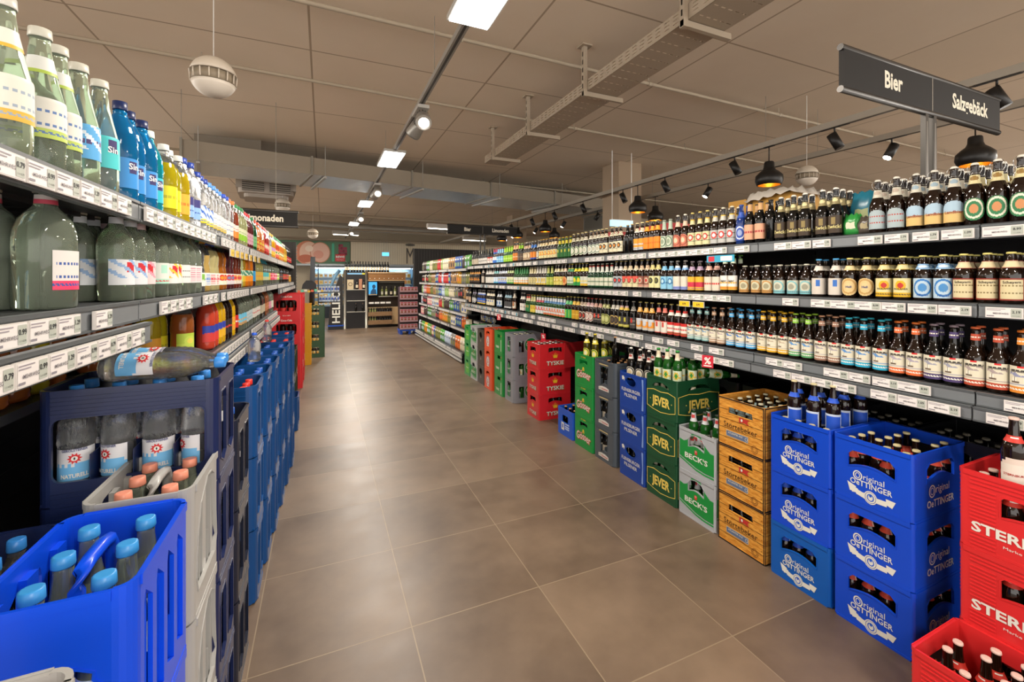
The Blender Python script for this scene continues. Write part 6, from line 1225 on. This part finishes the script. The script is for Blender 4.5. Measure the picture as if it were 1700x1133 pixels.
# wine cabinet, counter and bottles on top
SIL = M('b4b0a4', .35, .5); y0 = 14.75
b = MB(); b.box(.64, 1.26, y0 + .04, y0 + .5, 0, 1.74, M('120e10', .4))
r = thing('wine_cabinet', [('cabinet_body', b.mesh('cabinet_body'))], (0, 0, 0), label='tall dark wine cabinet between two silver posts', category='cabinet')
for x in (.60, 1.22): b = MB(); b.tube([(x, y0, 0), (x, y0, 1.78)], .038, SIL, 14); put('post', b, r)
b = MB(); b.box(.68, 1.2, y0 + .02, y0 + .04, 1.66, 1.70, M('7cb0d8', .4)); b.box(1.1, 1.2, y0 + .015, y0 + .04, 1.66, 1.70, M('d8cc38', .4)); put('header_strip', b, r)
for z in (.52, .86, 1.20): b = MB(); b.box(.66, 1.2, y0 - .06, y0 + .05, z - .02, z, SIL); put('shelf', b, r)
for i, (c, x, z) in enumerate((('win', .95, 1.2), ('win', 1.15, 1.2), ('duk', .92, .52), ('duk', 1.12, .52), ('cye', .72, .10), ('cye', .82, .10), ('cye', .92, .10))): 
    if z > .3: bottle(c, (x, y0 - .02, z), 0, f'sparkling wine bottle on the wine cabinet, {("upper shelf inner", "upper shelf outer", "lower shelf inner", "lower shelf outer")[i]} one', far=True)
b = MB(); b.box(-.09, .09, -.03, .03, 0, .30, M('b8a888', .5)); b.ring(frame((0, -.03, 0), (1, 0, 0), (0, -1, 0)), 0, .16, .06, .06, .02, .001, M('6a5a48', .5)); put('gift_box', b, None, (.76, y0 - .02, 1.2), label='beige patterned gift box on the wine cabinet shelf', category='box')
b = MB(); b.box(-.045, .045, -.03, .03, 0, .32, M('a87458', .5)); put('gift_box', b, None, (1.05, y0 - .02, 1.2), label='copper coloured slim gift box on the wine cabinet shelf', category='box')
b = MB(); b.box(1.26, 2.45, y0 + .1, y0 + .55, .08, .62, PALEWOOD); b.box(1.26, 2.45, y0 + .45, y0 + .55, .62, 1.74, M('3a2e24', .6)); b.box(1.26, 2.5, y0 + .05, y0 + .5, 1.70, 1.735, PALEWOOD)
r = thing('wine_counter', [('counter_body', b.mesh('counter_body'))], (0, 0, 0), label='pale oak wine counter with drawers, tasting niche and brown canopy', category='counter')
b = MB(); b.box(1.28, 2.42, y0 + .05, y0 + .1, 1.48, 1.70, M('8c6238', .7)); b.box(1.26, 2.44, y0 + .03, y0 + .08, 1.46, 1.485, PALEWOOD); b.box(1.26, 2.44, y0 + .03, y0 + .08, 1.695, 1.72, PALEWOOD)
for k in range(8): b.add([(1.32 + k * .14, y0 + .048, 1.52), (1.35 + k * .14, y0 + .048, 1.53), (1.335 + k * .14, y0 + .048, 1.555)], [(0, 1, 2)], WHT)
put('canopy', b, r)
b = MB(); b.box(1.28, 1.56, y0 + .04, y0 + .1, 1.0, 1.44, BLK); F = frame((1.42, y0 + .04, 1.22), (1, 0, 0), (0, -1, 0)); b.flat(F, rr(0, 0, .25, .41, .004), .001, M('3a9ad8', .4, emit=.5)); b.flat(F, ell(.03, .06, .05, .065), .002, M('1c4468', .4)); b.flat(F, [(-.08, -.2), (.11, -.2), (.09, -.03), (0, .0), (-.06, -.08)], .002, M('1f4c74', .4)); b.flat(F, rr(0, -.19, .25, .02, .002), .003, M('d8a838', .4)); put('screen', b, r)
b = MB(); b.box(1.6, 2.4, y0 + .12, y0 + .45, .95, .975, SIL); b.box(1.6, 1.61, y0 + .12, y0 + .45, .975, 1.44, M('5a564c', .5)); b.box(1.6, 2.4, y0 + .40, y0 + .45, .975, 1.44, M('48453c', .5)); b.box(1.6, 2.4, y0 + .12, y0 + .45, 1.40, 1.44, M('6a665c', .4)); put('tasting_niche', b, r)
for z in (.36, .10):
    b = MB(); b.box(1.28, 2.0, y0 - .02, y0 + .02, z, z + .13, BRNWOOD); b.box(1.28, 2.0, y0, y0 + .12, z, z + .02, PALEWOOD); b.box(1.28, 2.0, y0 + .08, y0 + .11, z + .02, z + .24, M('2c2018', .6)); put('drawer', b, r)
b = MB(); b.box(1.28, 2.42, y0 + .06, y0 + .12, 0, .08, BLK); put('plinth', b, r)
for k in range(4):
    b = MB(); b.box(1.3 + k * .17, 1.44 + k * .17, y0 - .01, y0 + .02, .745, .80, WHT); put('label_holder', b, r)
for i, x in enumerate((1.72, 1.85, 2.0, 2.12, 2.3)): bottle(('whw', 'whw', 'win', 'whw', 'whw')[i], (x, y0 + .25, .976), 0, f'wine bottle in the tasting niche of the oak counter, {ORD[i]} across', far=True)
for i in range(9):
    for j, z in enumerate((.50, .24)):
        q = bottle(('whw', 'win', 'win')[i // 3], (1.34 + i * .075, y0 + .05, z - .119), 0, f'wine bottle standing in the {("upper", "lower")[j]} drawer of the oak counter', f'wine bottles in the {("upper", "lower")[j]} drawer', far=True)
        q.scale = (.7, .7, .78)
for i in range(16):
    bottle('win', (.64 + i * .083, y0 + .16, 1.742), 0, f'dark wine bottle on top of the wine cabinet row, {ORD[i]} across', 'wine bottles on top of the cabinet', far=True).scale = (1, 1, 1.06)
b = MB(); b.box(1.27, 2.1, y0 + .1, y0 + .45, 1.736, 1.742, M('26221e', .5)); put('top_mat', b, r)
# dark leaning stand with letters
b = MB(); pr_ = [(-.16, 0), (.24, 0), (.24, 1.42), (.16, 1.50), (.02, 1.1), (-.12, .5)]
Fz = frame((.31, y0 - .1, .14), (1, 0, 0), (0, -1, 0)); b.panel(Fz, pr_, [], -.35, 0, M('1d1b19', .5))
r = thing('promotion_stand', [('stand_body', b.mesh('stand_body'))], (0, 0, 0), label='black cardboard promotion stand with upright cream HELLO lettering', category='display stand')
b = MB(); b.box(.14, .56, y0 - .12, y0 + .3, .0, .1, M('1a1a1c', .5)); b.box(.13, .57, y0 - .13, y0 + .3, .10, .135, M('2050b0', .4)); put('pallet', b, r)
b = MB(); rot_ = lambda u, v, d=0: (.31 - v, y0 - .1 - .002 - d, .14 + u)
vs, fs, wd = text_mesh('HELLO', .02); sc_ = .98 / wd
b.add([(.46 - y * .30, y0 - .103, .20 + x * sc_) for x, y in vs], fs, CRM); put('lettering', b, r)
b = MB(); b.tube([(.16, y0 - .1, .95), (.20, y0 - .1, 1.25), (.32, y0 - .1, 1.6), (.46, y0 - .1, 1.78)], .05, M('5f86a0', .4), 8); put('printed_arm', b, r)
# candy stand
b = MB(); b.box(1.93, 2.38, 12.72, 13.1, .14, 1.30, M('30181c', .5))
r = thing('candy_stand', [('stand_core', b.mesh('stand_core'))], (0, 0, 0), label='tall stand of pink praline boxes in six tiers on a blue pallet', category='display stand')
b = MB(); 
for x in (1.93, 2.15, 2.34): b.box(x, x + .06, 12.66, 13.1, 0, .09, M('1c48a8', .4))
b.box(1.91, 2.42, 12.64, 13.1, .09, .13, M('1c48a8', .4)); put('pallet', b, r)
PK = M('c09a9c', .5)
bb = MB(); bb.box(-.045, .045, -.03, .03, 0, .13, PK); bb.flat(frame((0, -.03, 0), (1, 0, 0), (0, -1, 0)), ell(0, .05, .03, .035, 12), .001, M('8a4a30', .5)); bb.flat(frame((0, -.03, 0), (1, 0, 0), (0, -1, 0)), rr(0, .105, .07, .025, .002), .001, M('b03048', .5)); pbm = bb.mesh('praline_box')
for j in range(6):
    z = .15 + j * .205; b = MB(); b.box(1.92, 2.40, 12.63, 12.76, z - .012, z, M('3a2024', .5)); b.box(1.92, 2.40, 12.625, 12.635, z - .012, z + .035, M('b08c90', .5)); put('tray', b, r)
    for i in range(5): put('praline_box', pbm, None, (1.97 + i * .095, 12.68, z + .001), 0, label=f'pink praline box on the {LVN[5 - j] if j else "lowest"} tier of the candy stand', category='sweets', group=f'praline boxes tier {ORD[j]}')
# leaflet stand at the end of the drinks wall
b = MB(); b.panel(frame((-.23, 10.1, 0), (1, 0, 0), (0, -1, 0)), [(-.05, .0), (.06, 0), (.09, 1.98), (0, 1.98)], [], -.03, 0, BLK)
r = thing('leaflet_stand', [('stand_post', b.mesh('stand_post'))], (0, 0, 0), label='black leaning display post with leaflets past the drinks shelves', category='display stand')
b = MB(); b.panel(frame((-.23, 10.08, 0), (1, 0, 0), (0, -1, 0)), [(-.16, 1.33), (.12, 1.32), (.10, 1.44), (.03, 1.50), (-.08, 1.50), (-.14, 1.42)], [], -.05, 0, DK2); put('holder', b, r)
b = MB()
for k in range(8): b.box(-.46 + k * .06, -.41 + k * .06, 10.0, 10.05, 1.26 + .01 * (k % 3), 1.30 + .01 * (k % 3), M(('d86848', '68c0a0', 'e0d8c8', 'd8b048')[k % 4], .5))
put('leaflets', b, r); 
# side cooler tower with drinks between drinks wall end and coolers
for j, z in enumerate((.95, 1.2)):
    b = MB(); b.box(-.1, .42, 12.5, 12.8, z - .03, z, BLK); put('display_shelf', b, None, label=f'black floating display shelf with blue drinks, {("lower", "upper")[j]} one', category='shelf')
    for i in range(7): put('drink_carton', (lambda q: (q.rbox(-.025, .025, -.025, .025, 0, .14, M('b8c0cc', .4), .01), q.flat(frame((0, -.025, 0), (1, 0, 0), (0, -1, 0)), rr(0, .07, .04, .06, .004), .001, M('3050a8', .4)), q)[2])(MB()), None, (-.06 + i * .07, 12.6, z + .001), 0, label=f'small white and blue drink carton on the {("lower", "upper")[j]} black display shelf', category='drink', group=f'drink cartons {("lower", "upper")[j]}')
b = MB(); b.box(-.12, -.1, 12.5, 12.9, 0, 1.9, M('22272c', .4));  put('display_column', b, label='dark upright column holding the black display shelves', category='column')
